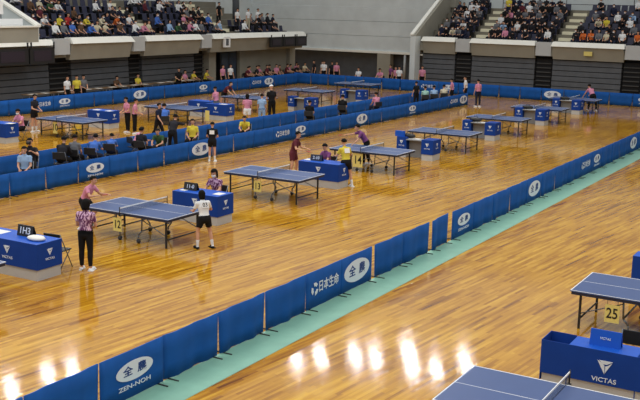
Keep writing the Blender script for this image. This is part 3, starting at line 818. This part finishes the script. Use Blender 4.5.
# end row
pe = {-6: 'life', -5: 'words', 0: 'oval', 4: 'words'}
PWe = {-6: 'in the end row near the corner pier', -5: 'end row, right of four characters', 0: 'in the end row behind the farthest table', 4: 'in the end row at the right edge'}
nr = 0
for k in range(-13, 7):
    nr += 1; p = pe.get(k)
    lab = 'blue barrier panel %s, %s' % (PT[p], PWe[k]) if p else 'plain blue barrier panel, %s from the left in the end row' % ORD[nr]
    barrier(lab, (-19.35+1.45*k-.715, 63.1, 0), 0, 1.43, .8, 'end barrier row below the far stand', p, k % 3)

# ------------------------------------------------------------------ scoring desks
def box_panel(t, x0, x1, y0, y1, z0, z1, m, name, **k):
    return MB().box(x0, x1, y0, y1, z0, z1).build(name, m, t, **k)
def desk(label, x, y, w=1.5, d=.72, kind='full', group='scoring desks beside the tables'):
    t = thing('scoring_desk', label, 'desk', (x, y, 0), 0, group); a = w/2; e = d/2; zb = .24
    Ff = frame((0, -e-.012, 0), (1, 0, 0), (0, 0, 1)); Fs = frame((a+.012, 0, 0), (0, 1, 0), (0, 0, 1))
    if kind == 'full':
        box_panel(t, -a, a, -e, e, .775, .80, M_blue3, 'desk_top')
        fp = box_panel(t, -a-.01, a+.01, -e-.012, -e, zb, .80, M_blue2, 'front_cloth'); sp = box_panel(t, a, a+.012, -e, e, zb, .80, M_blue2, 'side_cloth')
        box_panel(t, -a-.012, -a, -e, e, zb, .80, M_blue2, 'side_cloth')
        box_panel(t, -a+.02, a-.02, -e+.01, -e+.03, .0, zb+.02, M_greyw, 'base_board'); box_panel(t, a-.04, a-.02, -e+.03, e-.02, 0, zb+.02, M_greyw, 'base_board'); box_panel(t, -a+.02, -a+.04, -e+.03, e-.02, 0, zb+.02, M_greyw, 'base_board')
        logo_tri(Ff, fp, .0 if w < 1.7 else .05, .58, .20); logo_tri(Fs, sp, 0, .58, .17)
    elif kind == 'wing':      # open compartments at both ends, top only in the middle
        box_panel(t, -a+.42, a-.5, -e, e, .775, .80, M_blue3, 'desk_top')
        fp = box_panel(t, -a-.01, a+.01, -e-.012, -e, .27, .81, M_blue2, 'front_cloth')
        for xx in (-a-.012, a): box_panel(t, xx, xx+.012, -e, e, .14, .81, M_blue2, 'side_cloth')
        for xx in (-a+.41, a-.5): box_panel(t, xx, xx+.012, -e, e, .14, .775, M_blue2, 'divider')
        box_panel(t, -a, -a+.41, e-.012, e, .14, .81, M_blue2, 'back_cloth'); box_panel(t, a-.488, a, e-.012, e, .14, .81, M_blue2, 'back_cloth')
        box_panel(t, -a+.02, a-.02, -e+.01, -e+.03, 0, .29, M_greyw, 'base_board'); box_panel(t, -a+.02, a-.02, e-.05, e-.03, 0, .16, M_greyw, 'base_board')
        logo_tri(Ff, fp, .02, .55, .24)
    else:                     # open: blue box at each end, white boards between
        for xa, xb, ya, yb, zt in ((-a, -a+.42, e-.45, e, .80), (a-.5, a, -e, e, .80)):
            bx = box_panel(t, xa, xb, ya, yb, .24, zt, M_blue2, 'end_box')
            box_panel(t, xa+.02, xb-.02, ya+.02, yb-.02, 0, .24, M_greyw, 'base_board')
            F2 = frame((xa, ya-.002, 0), (1, 0, 0), (0, 0, 1)); logo_tri(F2, bx, (xb-xa)/2, .6, .16)
            if xb == a:
                F3 = frame((xb+.002, 0, 0), (0, 1, 0), (0, 0, 1)); logo_tri(F3, bx, 0, .6, .15)
        box_panel(t, -a+.42, a-.5, e-.5, e, .70, .73, M_board, 'desk_top')
        box_panel(t, -a+.42, a-.5, e-.16, e-.14, .0, .70, M_board, 'back_board')
    return t
def scoreboard(label, x, y, z, txt, rotz=0, mback=None, w=.36, h=.22):
    t = thing('scoreboard', label, 'scoreboard', (x, y, z), R(rotz), 'flip scoreboards on the desks')
    m = mback or M_black
    MB().hexa([(-w/2, -.06, 0), (w/2, -.06, 0), (w/2, -.05, 0), (-w/2, -.05, 0)], [(-w/2, -.01, h), (w/2, -.01, h), (w/2, 0, h), (-w/2, 0, h)]).build('front_board', m, t)
    MB().hexa([(-w/2, .08, 0), (w/2, .08, 0), (w/2, .09, 0), (-w/2, .09, 0)], [(-w/2, 0.002, h), (w/2, 0.002, h), (w/2, .012, h), (-w/2, .012, h)]).build('rear_board', m, t)
    F = frame((0, -.036, h/2), (1, 0, 0), (0, .05, h))
    if txt: put_text(txt, h*(.85 if len(txt) < 4 else .7) if len(txt) < 5 else h*.2, F, 0, 0, M_print, t, 'digits', sx=1.0, dz=.006)
def paper(label, x, y, z, w=.3, d=.22, rotz=0): 
    o = tag(MB().box(-w/2, w/2, -d/2, d/2, 0, .006).build('paper_sheet', M_paper), label, 'paper', 'papers on the desks'); o.location = (x, y, z); o.rotation_euler = (0, 0, R(rotz))
def towel(label, x, y, z):
    b = MB(); b.ell((0, 0, .045), (.24, .15, .06)); b.ell((.08, .03, .05), (.11, .1, .055)); o = tag(b.build('towel', M_paper), label, 'towel'); o.location = (x, y, z)
desk('blue scoring desk with white triangle emblem at the left edge, 1H3 scoreboard on top', -16.25, 15.0, 1.85)
desk('blue scoring desk with the masked referee behind it, beyond table 12', -16.12, 21.5, 1.5)
desk('blue scoring desk in front of the yellow player and purple referee', -16.12, 28.1, 1.5)
for i, (yy, lab) in enumerate([(35.45, 'open scoring desk with blue end boxes right of the sign 14 table'), (42.6, 'open scoring desk with blue end boxes, second beyond sign 14'), (49.85, 'open scoring desk with blue end boxes, third beyond sign 14'), (56.4, 'open scoring desk with blue end boxes beside the bending person')]):
    desk(lab, -16.25 - (.05*i if i else -.1), yy, 1.7, .75, 'open')
    paper('white paper on the open desk, %s beyond sign 14' % ORD[i+1], -16.35, yy+.2, .732, .5, .25)
    tg = thing('black_bag', 'black bag lying on the open desk, %s beyond sign 14' % ORD[i+1], 'bag', (-16.62, yy+.22, .73), 0, 'bags on the open desks')
    MB().ell((0, 0, .1), (.3, .14, .1)).build('body', M_black, tg); MB().path([(-.1, 0, .18), (-.05, 0, .26), (.05, 0, .26), (.1, 0, .18)], .012).build('handle', M_black, tg)
desk('large blue scoring desk with white triangle and lettering, bottom right', -3.44, 15.0, 1.96, .5, 'wing')
desk('blue scoring desk cut off by the right edge beyond table 25', -3.6, 21.4, 1.8, .5, 'full')
for x, y, lab, kd in [(-31.85, 28.7, 'blue far lane desk at the left edge with the pink referee', 'full'), (-31.9, 34.9, 'blue far lane desk right of the yellow-signed table', 'full'), (-29.6, 40.9, 'blue far lane desk with white paper below the bending player', 'full'), (-31.2, 41.6, 'blue far lane desk beside the standing pink referee', 'full'), (-28.4, 46.9, 'blue far lane open desk right of the white-capped person', 'open'), (-28.6, 53.2, 'farthest blue far lane open desk', 'open')]:
    desk(lab, x, y, 1.3 if kd == 'full' else 1.7, .7, kd, 'scoring desks of the far lane')
scoreboard('black scoreboard reading 1H3 on the left desk', -16.10, 15.10, .80, '1H3', 0, None, .46, .24)
scoreboard('black scoreboard reading 11-0 before the masked referee', -16.52, 21.5, .80, '11-0', 0, None, .44, .21)
scoreboard('dark blue scoreboard in front of the purple referee', -16.4, 28.1, .80, '2-10', 0, M_navy, .44, .2)
scoreboard('bright blue scoreboard back with small white lettering, bottom right', -3.5, 15.02, .80, 'VICTAS', 0, M_blue3, .48, .25)
tag(MB().box(-17.12, -16.72, 35.45, 35.55, .80, 1.02).build('blue_score_case', M_blue3), 'bright blue case back standing behind the sign 14 table', 'case')
paper('white paper at the left end of the left desk', -16.9, 15.05, .80, .45, .3)
towel('white crumpled towel on the right end of the left desk', -15.65, 14.95, .80)
paper('white paper left on the masked referee desk', -16.68, 21.45, .80, .2, .3)
paper('white paper right on the masked referee desk', -15.58, 21.5, .80, .24, .3)
paper('white paper on the desk before the purple referee', -16.72, 28.15, .80, .28, .25)
paper('white paper on the far lane desk at the left edge', -31.3, 28.7, .80, .35, .25)
paper('white paper on the far lane desk below the bending player', -29.3, 40.8, .80, .4, .3)
paper('white paper left on the far lane desk by the pink pair', -32.2, 34.8, .80, .35, .3)
paper('white paper right on the far lane desk by the pink pair', -31.45, 34.8, .80, .3, .3)
chair('dark chair behind the 1H3 scoreboard desk', -15.78, 15.72, 8)
chair('grey chair behind the bright blue scoreboard, bottom right', -3.25, 15.75, 180)

# officials' long tables behind the side barrier
def long_table(label, y0, y1, x=-40.5):
    t = thing('long_table', label, 'table', (x, (y0+y1)/2, 0), 0, 'officials tables'); h = (y1-y0)/2
    box_panel(t, -.3, .3, -h, h, .70, .73, M_brown, 'table_top')
    for a in (-.25, .25):
        for c in (-h+.1, h-.1): MB().tube((a, c, 0), (a, c, .7), .02).build('leg', M_steel, t)
for i, (a, b) in enumerate([(38.2, 40.2), (40.35, 42.3), (42.4, 44.4), (44.5, 46.4), (46.5, 48.6), (49.0, 51.0), (51.1, 53.4)]):
    long_table('brown official table, %s from left behind the side barrier' % ORD[i+1], a, b)
    for q in range(2): paper('white paper, %s from left on the officials tables' % ORD[2*i+q+1], -40.4, a+.5+q*.9, .73, .3, .5, 90*q)
GRP_SP = 'spectators in the stands'
SPECT = [
 ('left','near',1,2,'white'),
 ('left','near',0,2,'white'),
 ('left','near',1,4,'yellow'),
 ('left','near',0,3,'grey'),
 ('left','near',2,7,'brown'),
 ('left','near',0,5,'brown'),
 ('left','near',1,7,'yellow'),
 ('left','near',0,6,'blue'),
 ('left','near',0,4,'blue'),
 ('left','near',1,9,'cream'),
 ('left','near',0,7,'cream'),
 ('left','near',1,11,'orange'),
 ('left','near',0,10,'brown'),
 ('left','near',1,13,'white'),
 ('left','near',0,12,'white'),
 ('left','near',2,14,'dark'),
 ('left','near',0,13,'pink'),
 ('left','near',2,3,'maroon'),
 ('left','near',3,3,'brown'),
 ('left','near',3,4,'cream'),
 ('left','near',3,5,'green'),
 ('left','near',3,6,'white'),
 ('left','near',3,13,'white'),
 ('left','central',4,0,'white'),
 ('left','near',0,14,'cream'),
 ('left','central',1,0,'blue'),
 ('left','central',0,0,'lightblue'),
 ('left','central',0,1,'green'),
 ('left','central',1,4,'pink'),
 ('left','central',0,4,'white'),
 ('left','central',0,3,'pink'),
 ('left','central',2,8,'dark'),
 ('left','central',0,5,'grey'),
 ('left','central',1,8,'blue'),
 ('left','central',0,7,'grey'),
 ('left','central',0,8,'lightblue'),
 ('left','near',1,5,'red'),
 ('left','central',3,7,'dark'),
 ('left','central',3,8,'cream'),
 ('left','near',0,8,'cream'),
 ('far','right',0,2,'orange'),
 ('far','right',0,1,'orange'),
 ('far','right',0,3,'grey'),
 ('far','right',2,3,'yellow'),
 ('far','right',0,5,'dark'),
 ('far','right',5,6,'white'),
 ('far','right',2,6,'white'),
 ('far','right',3,6,'lightblue'),
 ('far','right',3,1,'grey'),
 ('far','right',2,2,'cream'),
 ('far','middle',1,3,'white'),
 ('far','middle',4,2,'maroon'),
 ('far','middle',3,1,'pink'),
 ('far','middle',3,5,'grey'),
 ('far','middle',2,0,'white'),
 ('far','middle',1,1,'lightblue'),
 ('far','middle',1,0,'grey'),
 ('far','left',3,2,'white'),
 ('far','left',3,0,'dark'),
 ('far','left',0,2,'cream'),
 ('far','middle',0,8,'white'),
 ('far','middle',0,2,'pink'),
 ('far','middle',4,3,'white'),
 ('far','right',0,8,'orange'),
 ('far','middle',5,3,'dark'),
 ('far','right',0,4,'cream'),
 ('far','right',3,4,'white'),
 ('far','left',0,0,'navy'),
 ('far','left',0,1,'black'),
 ('far','left',0,3,'grey'),
 ('far','left',0,4,'navy'),
 ('far','left',1,0,'grey'),
 ('far','left',1,1,'black'),
 ('far','left',1,2,'navy'),
 ('far','left',1,3,'white'),
 ('far','left',1,4,'dark'),
 ('far','left',2,1,'grey'),
 ('far','left',2,2,'grey'),
 ('far','left',2,3,'navy'),
 ('far','left',2,4,'dark'),
 ('far','left',3,1,'dark'),
 ('far','left',3,3,'black'),
 ('far','left',3,4,'grey'),
 ('far','left',4,0,'navy'),
 ('far','left',4,1,'black'),
 ('far','left',4,2,'white'),
 ('far','left',4,3,'white'),
 ('far','left',4,4,'navy'),
 ('far','left',5,2,'black'),
 ('far','left',5,3,'dark'),
 ('far','left',5,4,'dark'),
 ('far','middle',0,0,'black'),
 ('far','middle',0,1,'black'),
 ('far','middle',0,3,'dark'),
 ('far','middle',0,5,'dark'),
 ('far','middle',0,7,'dark'),
 ('far','middle',1,4,'black'),
 ('far','middle',1,5,'dark'),
 ('far','middle',1,6,'black'),
 ('far','middle',1,7,'black'),
 ('far','middle',1,8,'dark'),
 ('far','middle',2,1,'black'),
 ('far','middle',2,2,'black'),
 ('far','middle',2,3,'black'),
 ('far','middle',2,4,'navy'),
 ('far','middle',2,5,'dark'),
 ('far','middle',2,6,'dark'),
 ('far','middle',2,8,'dark'),
 ('far','middle',3,0,'black'),
 ('far','middle',3,2,'dark'),
 ('far','middle',3,3,'grey'),
 ('far','middle',3,4,'dark'),
 ('far','middle',3,6,'dark'),
 ('far','middle',3,8,'grey'),
 ('far','middle',4,0,'navy'),
 ('far','middle',4,1,'black'),
 ('far','middle',4,4,'grey'),
 ('far','middle',4,5,'black'),
 ('far','middle',4,6,'black'),
 ('far','middle',4,7,'grey'),
 ('far','middle',4,8,'dark'),
 ('far','middle',5,0,'navy'),
 ('far','middle',5,1,'navy'),
 ('far','middle',5,4,'grey'),
 ('far','middle',5,5,'dark'),
 ('far','middle',5,6,'navy'),
 ('far','middle',5,7,'dark'),
 ('far','right',0,0,'dark'),
 ('far','right',0,6,'white'),
 ('far','right',1,0,'dark'),
 ('far','right',1,4,'dark'),
 ('far','right',1,6,'dark'),
 ('far','right',1,7,'grey'),
 ('far','right',2,5,'black'),
 ('far','right',3,2,'dark'),
 ('far','right',3,5,'dark'),
 ('far','right',3,8,'navy'),
 ('far','right',4,3,'navy'),
 ('far','right',5,1,'dark'),
 ('far','right',5,7,'grey'),
 ('left','near',1,1,'maroon'),
 ('left','near',1,6,'dark'),
 ('left','near',1,10,'navy'),
 ('left','near',2,12,'dark'),
 ('left','near',2,13,'navy'),
 ('left','near',3,11,'white'),
 ('left','near',4,0,'dark'),
 ('left','near',4,1,'dark'),
 ('left','near',4,2,'white'),
 ('left','near',4,6,'navy'),
 ('left','near',4,7,'maroon'),
 ('left','near',4,8,'black'),
 ('left','central',0,2,'dark'),
 ('left','central',1,5,'maroon'),
 ('left','central',1,7,'black'),
 ('left','central',2,5,'black'),
 ('left','central',2,6,'grey'),
 ('left','central',2,7,'black'),
 ('left','central',3,1,'maroon'),
 ('left','central',3,3,'white'),
 ('left','central',3,6,'white'),
 ('left','central',4,1,'white'),
 ('left','central',4,4,'navy'),
 ('left','central',4,5,'white'),
 ('left','corner',0,0,'white'),
 ('left','corner',0,2,'black'),
 ('left','corner',0,5,'dark'),
 ('left','corner',1,3,'grey'),
 ('left','corner',1,4,'dark'),
 ('left','corner',1,5,'grey'),
 ('left','corner',1,6,'dark'),
 ('left','corner',1,7,'navy')]

SEATW = {'dark':'dark','black':'black','navy':'navy','grey':'grey','maroon':'maroon','purple':'purple'}
seatd = {(s[0], s[1], s[2], s[3]): s for s in SEATS}
for (st, bl, k, i, col) in SPECT:
    _, _, _, _, x, y, z, rz = seatd[st, bl, k, i]
    pose = random.choice(['sit', 'sit', 'sit_fwd', 'sit_side', 'sit_up'])
    sc = random.uniform(.90, 1.0)
    J = body_mesh(pose)[2]
    zz = z+.46-(J['pelvis'].z-.105)*sc
    fx = -.02
    # front edge of the seat faces local -y, so the person looks along local -y
    o = person('spectator in %s top, %s seat from left in the %s row, %s block, %s stand' % (col, ORD[i+1], ROWW[k], bl, st), x, y, zz, math.degrees(rz)+180+random.uniform(-12, 12), pose, top=col,
        low=random.choice(['black', 'navy', 'dark']), hair=random.choice(['short', 'short', 'bob', 'tail']), sc=sc, long=random.random() < .6, mask=random.random() < .6, group=GRP_SP, full=False, hairm=random.choice([M_hair, M_hair, M_hairb]))
# standing people in the left stand
def tierz(x): return 3.25 + .42*max(0, min(6, math.floor((-41.6-x)/.78)))
for lab, x, y, top, low in [('standing spectator in white shirt beside the dark post, left one', -42.75, 61.2, 'white', 'dark'), ('standing spectator in white shirt and cream trousers, middle of the standing group', -42.75, 62.6, 'white', 'cream'), ('standing spectator in white shirt and dark shorts, right one of the group', -42.75, 63.9, 'white', 'black'), ('standing spectator in black in front of the dark post', -43.8, 60.35, 'black', 'black')]:
    person(lab, x, y, tierz(x)+.035, -100, 'stand', top=top, low=low, sc=.98, shorts='shorts' in lab)
person('standing spectator in yellow at the top of the left far stair', -25.3, 70.55, 3.25+.42*4+.035, 180, 'stand', top='yellow', low='black', sc=1.0)

# ---- near lane players and referees
person('standing referee in purple and white patterned shirt, black trousers, beside table 12', -15.13, 15.9, .0, 22, 'hands_front', top='striped', low='black', hair='bob', sc=.95, shoes='white')
p = person('player in pink shirt at the left end of table 12', -18.1, 19.0, 0, -80, 'ready', top='pink', low='black', shorts=True, hair='short', sc=.93); racket('racket held by the pink player', p, 'ready', 'R')
p = person('player in white top and black shorts at the right end of table 12', -14.2, 19.0, 0, 62, 'serve', top='white', low='black', shorts=True, hair='bob', sc=.86, shoes='black'); racket('racket held by the white-topped player', p, 'serve', 'R')
def bib(p, pose, txt, m=M_white, w=.2):
    J = body_mesh(pose)[2]; c = J['chest']; sp = J['sp2']; n = Vector((0, -sp.z, sp.y))
    F = frame(c + n*.137 + sp*.03, (1, 0, 0), sp)
    q = put_shape([[(-w/2, -w*.4), (w/2, -w*.4), (w/2, w*.4), (-w/2, w*.4)]], F, m, p, 'number_bib')
    if txt: put_text(txt, w*.8, F, 0, 0, M_black, q, 'number', dz=.008)
bib(p, 'serve', '03')
seated('masked referee with long black hair seated behind the desk past table 12', -16.25, 22.35, 185, 'sit_write', 'folding chair under the masked referee', top='striped', low='black', hair='bob', mask=True, sc=1.0)
p = person('player in maroon shirt standing left of the desk past table 13', -17.72, 28.75, 0, -75, 'serve', top='maroon', low='maroon', shorts=True, sc=.98); racket('racket held by the maroon player', p, 'serve', 'R')
seated('referee in purple shirt seated behind the desk beside the yellow player', -16.45, 28.95, 165, 'sit_write', 'folding chair under the purple referee', top='purple', low='black', sc=.95)
p = person('player in yellow top and black shorts beside the sign 14 table', -15.40, 28.3, 0, 60, 'serve', top='yellow', low='black', shorts=True, sc=.96); racket('racket held by the yellow player', p, 'serve', 'R')
bib(p, 'serve', '')
p = person('player in purple shirt leaning on the sign 14 table', -16.98, 32.75, 0, 130, 'reach', top='purple', low='black', sc=.98); racket('racket held by the purple player', p, 'reach', 'R')
p = person('player in black with a white bib standing before the middle barrier', -21.95, 29.85, 0, 30, 'hands_front', top='black', low='black', shorts=True, sc=.88); bib(p, 'hands_front', '')
person('person in pink shirt bending over the farthest table', -15.6, 58.8, 0, 50, 'bend', top='pink', low='black', sc=1.02, shoes='white')
person('person in pink and black trousers at the right end of the middle barrier', -21.75, 56.2, 0, 60, 'stand', top='pink', low='navy', sc=.97)
person('person in white and pink behind the right end of the middle barrier', -23.25, 57.9, 0, 120, 'stand', top='white', low='black', sc=.98)
person('person in pale pink left of the pair at the middle barrier end', -23.6, 56.6, 0, 100, 'stand', top='pink', low='black', sc=.92)
# ---- corridor between the middle barriers
S = seated
S('person in light blue shirt and dark mask seated at the left edge', -23.45, 22.05, 215, 'sit', 'folding chair under the light blue person', top='lightblue', low='navy', sc=.98)
p = S('photographer in dark top aiming a camera over the barrier', -24.3, 23.1, 215, 'photo', 'folding chair under the photographer', top='dark', low='black', sc=1.05)
ph, _ = hand_world(p, 'photo', 'R')
JH = body_mesh('photo')[2]; hp = Matrix.Translation(p.location) @ Matrix.Rotation(p.rotation_euler[2], 4, 'Z') @ Matrix.Scale(1.05, 4) @ (JH['head']+Vector((0, .16, 0)))
t = thing('photo_camera', 'black camera held by the photographer', 'camera', hp, p.rotation_euler[2])
MB().box(-.07, .07, -.03, .04, -.05, .05).build('body', M_black, t, bevel=.008); MB().tube((0, .04, 0), (0, .16, 0), .04, .045, 14).build('lens', M_black, t)
S('coach in dark jacket seated with back turned, left of the blue-backed one', -24.2, 24.35, 25, 'sit_fwd', 'folding chair under the dark-jacketed coach', top='dark', low='black', sc=1.02, long=True)
S('dark-haired person in grey seated beside the blue-backed one', -24.3, 25.1, 20, 'sit', 'folding chair under the grey person', top='grey', low='black', sc=.95)
S('person in blue top seated with back turned by a white frame', -24.1, 25.75, 20, 'sit_fwd', 'folding chair with the blue-topped person', top='blue', low='navy', sc=.98)
S('person in blue seated low behind the middle barrier', -24.3, 26.9, 30, 'sit_fwd', 'folding chair under the low blue person', top='blue', low='navy', sc=.85)
S('person in dark top seated left of the pink seated one', -23.9, 28.15, 10, 'sit_up', 'folding chair under the dark-topped person', top='dark', low='black', sc=.95)
S('person in pink seated beside the rear middle barrier', -24.75, 28.75, -20, 'sit_fwd', 'folding chair under the pink corridor person', top='pink', low='black', sc=.9)
S('person in dark green seated facing the near court', -23.75, 29.05, 200, 'sit_fwd', 'folding chair under the dark green person', top='green', low='dark', sc=.95)
person('person in dark jacket standing bent behind the middle barrier', -24.1, 30.2, 0, 20, 'reach', top='dark', low='black', sc=1.0, long=True)
S('person in yellow and dark seated left of the black-clad player', -23.9, 31.2, 205, 'sit_up', 'folding chair under the yellow and dark person', top='yellow', low='black', sc=.98)
S('person in yellow bib seated at the middle barrier', -23.7, 34.6, 205, 'sit_fwd', 'folding chair under the yellow bib person', top='yellow', low='black', sc=.95)
S('dark seated person nearest the centre of the middle barrier', -24.4, 41.0, 20, 'sit', 'folding chair under the centre dark person', top='black', low='black', sc=.97)
S('dark seated person with raised head below the far lane desk', -24.5, 44.45, 20, 'sit', 'folding chair under the raised dark person', top='black', low='black', sc=1.0)
S('person in pale pink seated between the middle barriers', -24.0, 47.3, 60, 'sit', 'folding chair under the pale pink person', top='pink', low='navy', sc=.97)
person('person in black standing between the middle barriers near the pier', -24.5, 53.4, 0, 60, 'stand', top='black', low='black', sc=.9)
S('person in mint seated near the right end of the middle barrier', -23.8, 53.1, 30, 'sit', 'folding chair under the mint person', top='mint', low='navy', sc=.95)
S('person in light blue seated near the right end of the middle barrier', -23.6, 53.9, 30, 'sit', 'folding chair under the right light blue person', top='lightblue', low='navy', sc=.95)
S('person in cream seated near the right end of the middle barrier', -23.4, 54.9, 30, 'sit', 'folding chair under the cream person', top='cream', low='black', sc=.95)
# ---- far lane
person('player in dark shirt standing left of the yellow-signed far table', -33.05, 31.7, 0, -80, 'hands_front', top='dark', low='black', shorts=True, sc=1.0)
S('referee in pink with white mask seated at the far left desk', -31.5, 29.5, 180, 'sit_write', 'folding chair under the pink referee at left', top='pink', low='black', mask=True, sc=1.0)
person('referee in pink, left of the pair by the far lane desk', -29.75, 34.1, 0, 160, 'hands_front', top='pink', low='black', sc=.95)
person('referee in pink, right of the pair by the far lane desk', -29.25, 34.0, 0, -60, 'hands_front', top='pink', low='black', sc=.93)
S('referee in blue shirt seated with white papers in the far lane', -28.3, 34.9, 40, 'sit_fwd', 'folding chair under the blue referee', top='blue', low='grey', sc=1.05)
person('player in dark clothes walking behind the rear middle barrier', -27.1, 33.0, 0, -80, 'walk', top='navy', low='black', sc=.97)
person('referee in pink shirt and grey trousers standing at the far lane desk', -29.9, 41.0, 0, 90, 'hands_front', top='pink', low='grey', sc=.97)
person('player in maroon bending at the left end of the third far table', -32.55, 45.4, 0, -90, 'bend', top='maroon', low='black', shorts=True, sc=1.0)
person('person in pink top and white shorts standing with back turned', -26.7, 39.1, 0, 30, 'stand', top='pink', low='white', shorts=True, hair='bob', sc=.95)
person('person in light blue top standing behind the rear middle barrier', -26.4, 39.9, 0, 30, 'stand', top='lightblue', low='lightblue', sc=.93)
person('person in dark clothes and white cap standing in the far lane', -27.0, 41.7, 0, 60, 'hands_front', top='black', low='black', hair='cap', sc=1.1, capm=M_white)
# ---- officials behind the side barrier
def off(lab, y, top, sitting=True, low='black', x=-39.45, hair='short', mask=False):
    if sitting: return S('official ' + lab, (x if x < -39.6 else -40.3)-.8, y*1.025, -90+random.uniform(-25, 25), random.choice(['sit_write', 'sit', 'sit_fwd']), 'folding chair under the official ' + lab, top=top, low=low, sc=.98, hair=hair, mask=mask, full=False)
    return person('official ' + lab, x, y, 0, -90+random.uniform(-40, 40), random.choice(['stand', 'hands_front']), top=top, low=low, sc=1.0, hair=hair, mask=mask, full=False)
off('in white standing at the left of the side barrier', 40.3, 'white', False)
off('in yellow bib standing right of the white-shirted one', 41.05, 'yellow', False)
off('in grey beside the yellow bib at the left', 41.55, 'grey', False)
off('in brown seated behind the side barrier', 44.9, 'brown')
off('in yellow seated left of the grey and black group', 46.9, 'yellow')
off('in black standing before the second bleacher', 50.1, 'black', False, x=-39.45)
off('in yellow seated right of the black-clad one', 50.6, 'yellow')
off('in pink seated between two yellow ones', 51.5, 'pink')
off('in yellow seated right of the pink one', 52.3, 'yellow')
off('in yellow seated just left of the pale column', 53.7, 'yellow')
off('in pink standing beside the pale column', 54.8, 'pink', False)
off('in white standing right of the pale column', 55.7, 'white', False)
cols = ['maroon', 'pink', 'dark', 'pink', 'maroon', 'dark', 'pink', 'brown', 'maroon', 'pink', 'dark', 'pink', 'cream', 'dark']
for i, y in enumerate([57.7+.64*j for j in range(13)]):
    off('in %s top, %s from left, row by concrete wall' % (cols[i], ORD[i+1]), y, cols[i], x=-39.7-.35*(i % 2))
for i, (x, y, c) in enumerate([(-38.3, 65.0, 'dark'), (-37.8, 65.4, 'white'), (-37.4, 64.9, 'white'), (-36.9, 65.2, 'dark'), (-36.3, 64.8, 'pink')]):
    person('person in %s top standing in the corner group, %s from left' % (c, ORD[i+1]), x, y, 0, 150+20*i, 'stand', top=c, low='black', sc=.98 - .03*(i % 2), full=False)
S('person in white seated behind the end barrier by the recess', -34.2, 64.4, 180, 'sit', 'folding chair under the white person by the recess', top='white', low='black', sc=1.0)
S('person in pink seated in front of the pale recess column', -32.4, 64.4, 180, 'sit_write', 'folding chair under the pink person by the column', top='pink', low='black', sc=1.05)
person('person in pink standing left of the slim post at the recess', -31.3, 64.6, 0, 170, 'stand', top='pink', low='black', sc=.92)
person('person in white and pink standing beside the corner pier', -30.85, 64.2, 0, 200, 'stand', top='white', low='black', sc=.95)
person('person in purple standing close to the corner pier', -31.9, 65.0, 0, 150, 'stand', top='purple', low='black', sc=.97)
person('person in pink standing right of the corner pier', -29.2, 64.5, 0, 190, 'stand', top='pink', low='black', sc=1.02)
# ------------------------------------------------------------------ light
w = D.worlds.new('hall_light'); bpy.context.scene.world = w; w.use_nodes = True
nt = w.node_tree; bg = nt.nodes['Background']
tc = nt.nodes.new('ShaderNodeTexCoord'); sx = nt.nodes.new('ShaderNodeSeparateXYZ'); cr = nt.nodes.new('ShaderNodeValToRGB')
nt.links.new(tc.outputs['Generated'], sx.inputs[0]); nt.links.new(sx.outputs['Z'], cr.inputs['Fac']); nt.links.new(cr.outputs['Color'], bg.inputs['Color'])
cr.color_ramp.elements[0].position = .12; cr.color_ramp.elements[0].color = (.40, .41, .42, 1)
cr.color_ramp.elements[1].position = .75; cr.color_ramp.elements[1].color = (1, .995, .975, 1)
bg.inputs['Strength'].default_value = .85
def lamp(x, y, z, sx, sy, power, n='ceiling_lamp'):
    l = D.lights.new(n, 'AREA'); l.shape = 'RECTANGLE'; l.size = sx; l.size_y = sy; l.energy = power; l.color = (1, .97, .92)
    o = D.objects.new(n, l); C.objects.link(o); o.location = (x, y, z)
for x, y in [(-35.6, 32.1), (-35.5, 34.4), (-35.2, 35.8), (-26.6, 43.8), (-25.6, 44.7), (-24.1, 45.9), (-23.0, 46.2), (-22.1, 48.4), (-20.7, 46.0), (-19.5, 46.4), (-18.7, 48.4)]:
    lamp(x, y, 13, .5, .5, 85)
for x in (-30, -16, -2):
    for y in (10, 28): lamp(x, y, 13.5, 6, 6, 600)
sc = bpy.context.scene
sc.view_settings.view_transform = 'Standard'; sc.view_settings.look = 'None'; sc.view_settings.gamma = 1; sc.view_settings.use_curve_mapping = False
sc.view_settings.exposure = .06
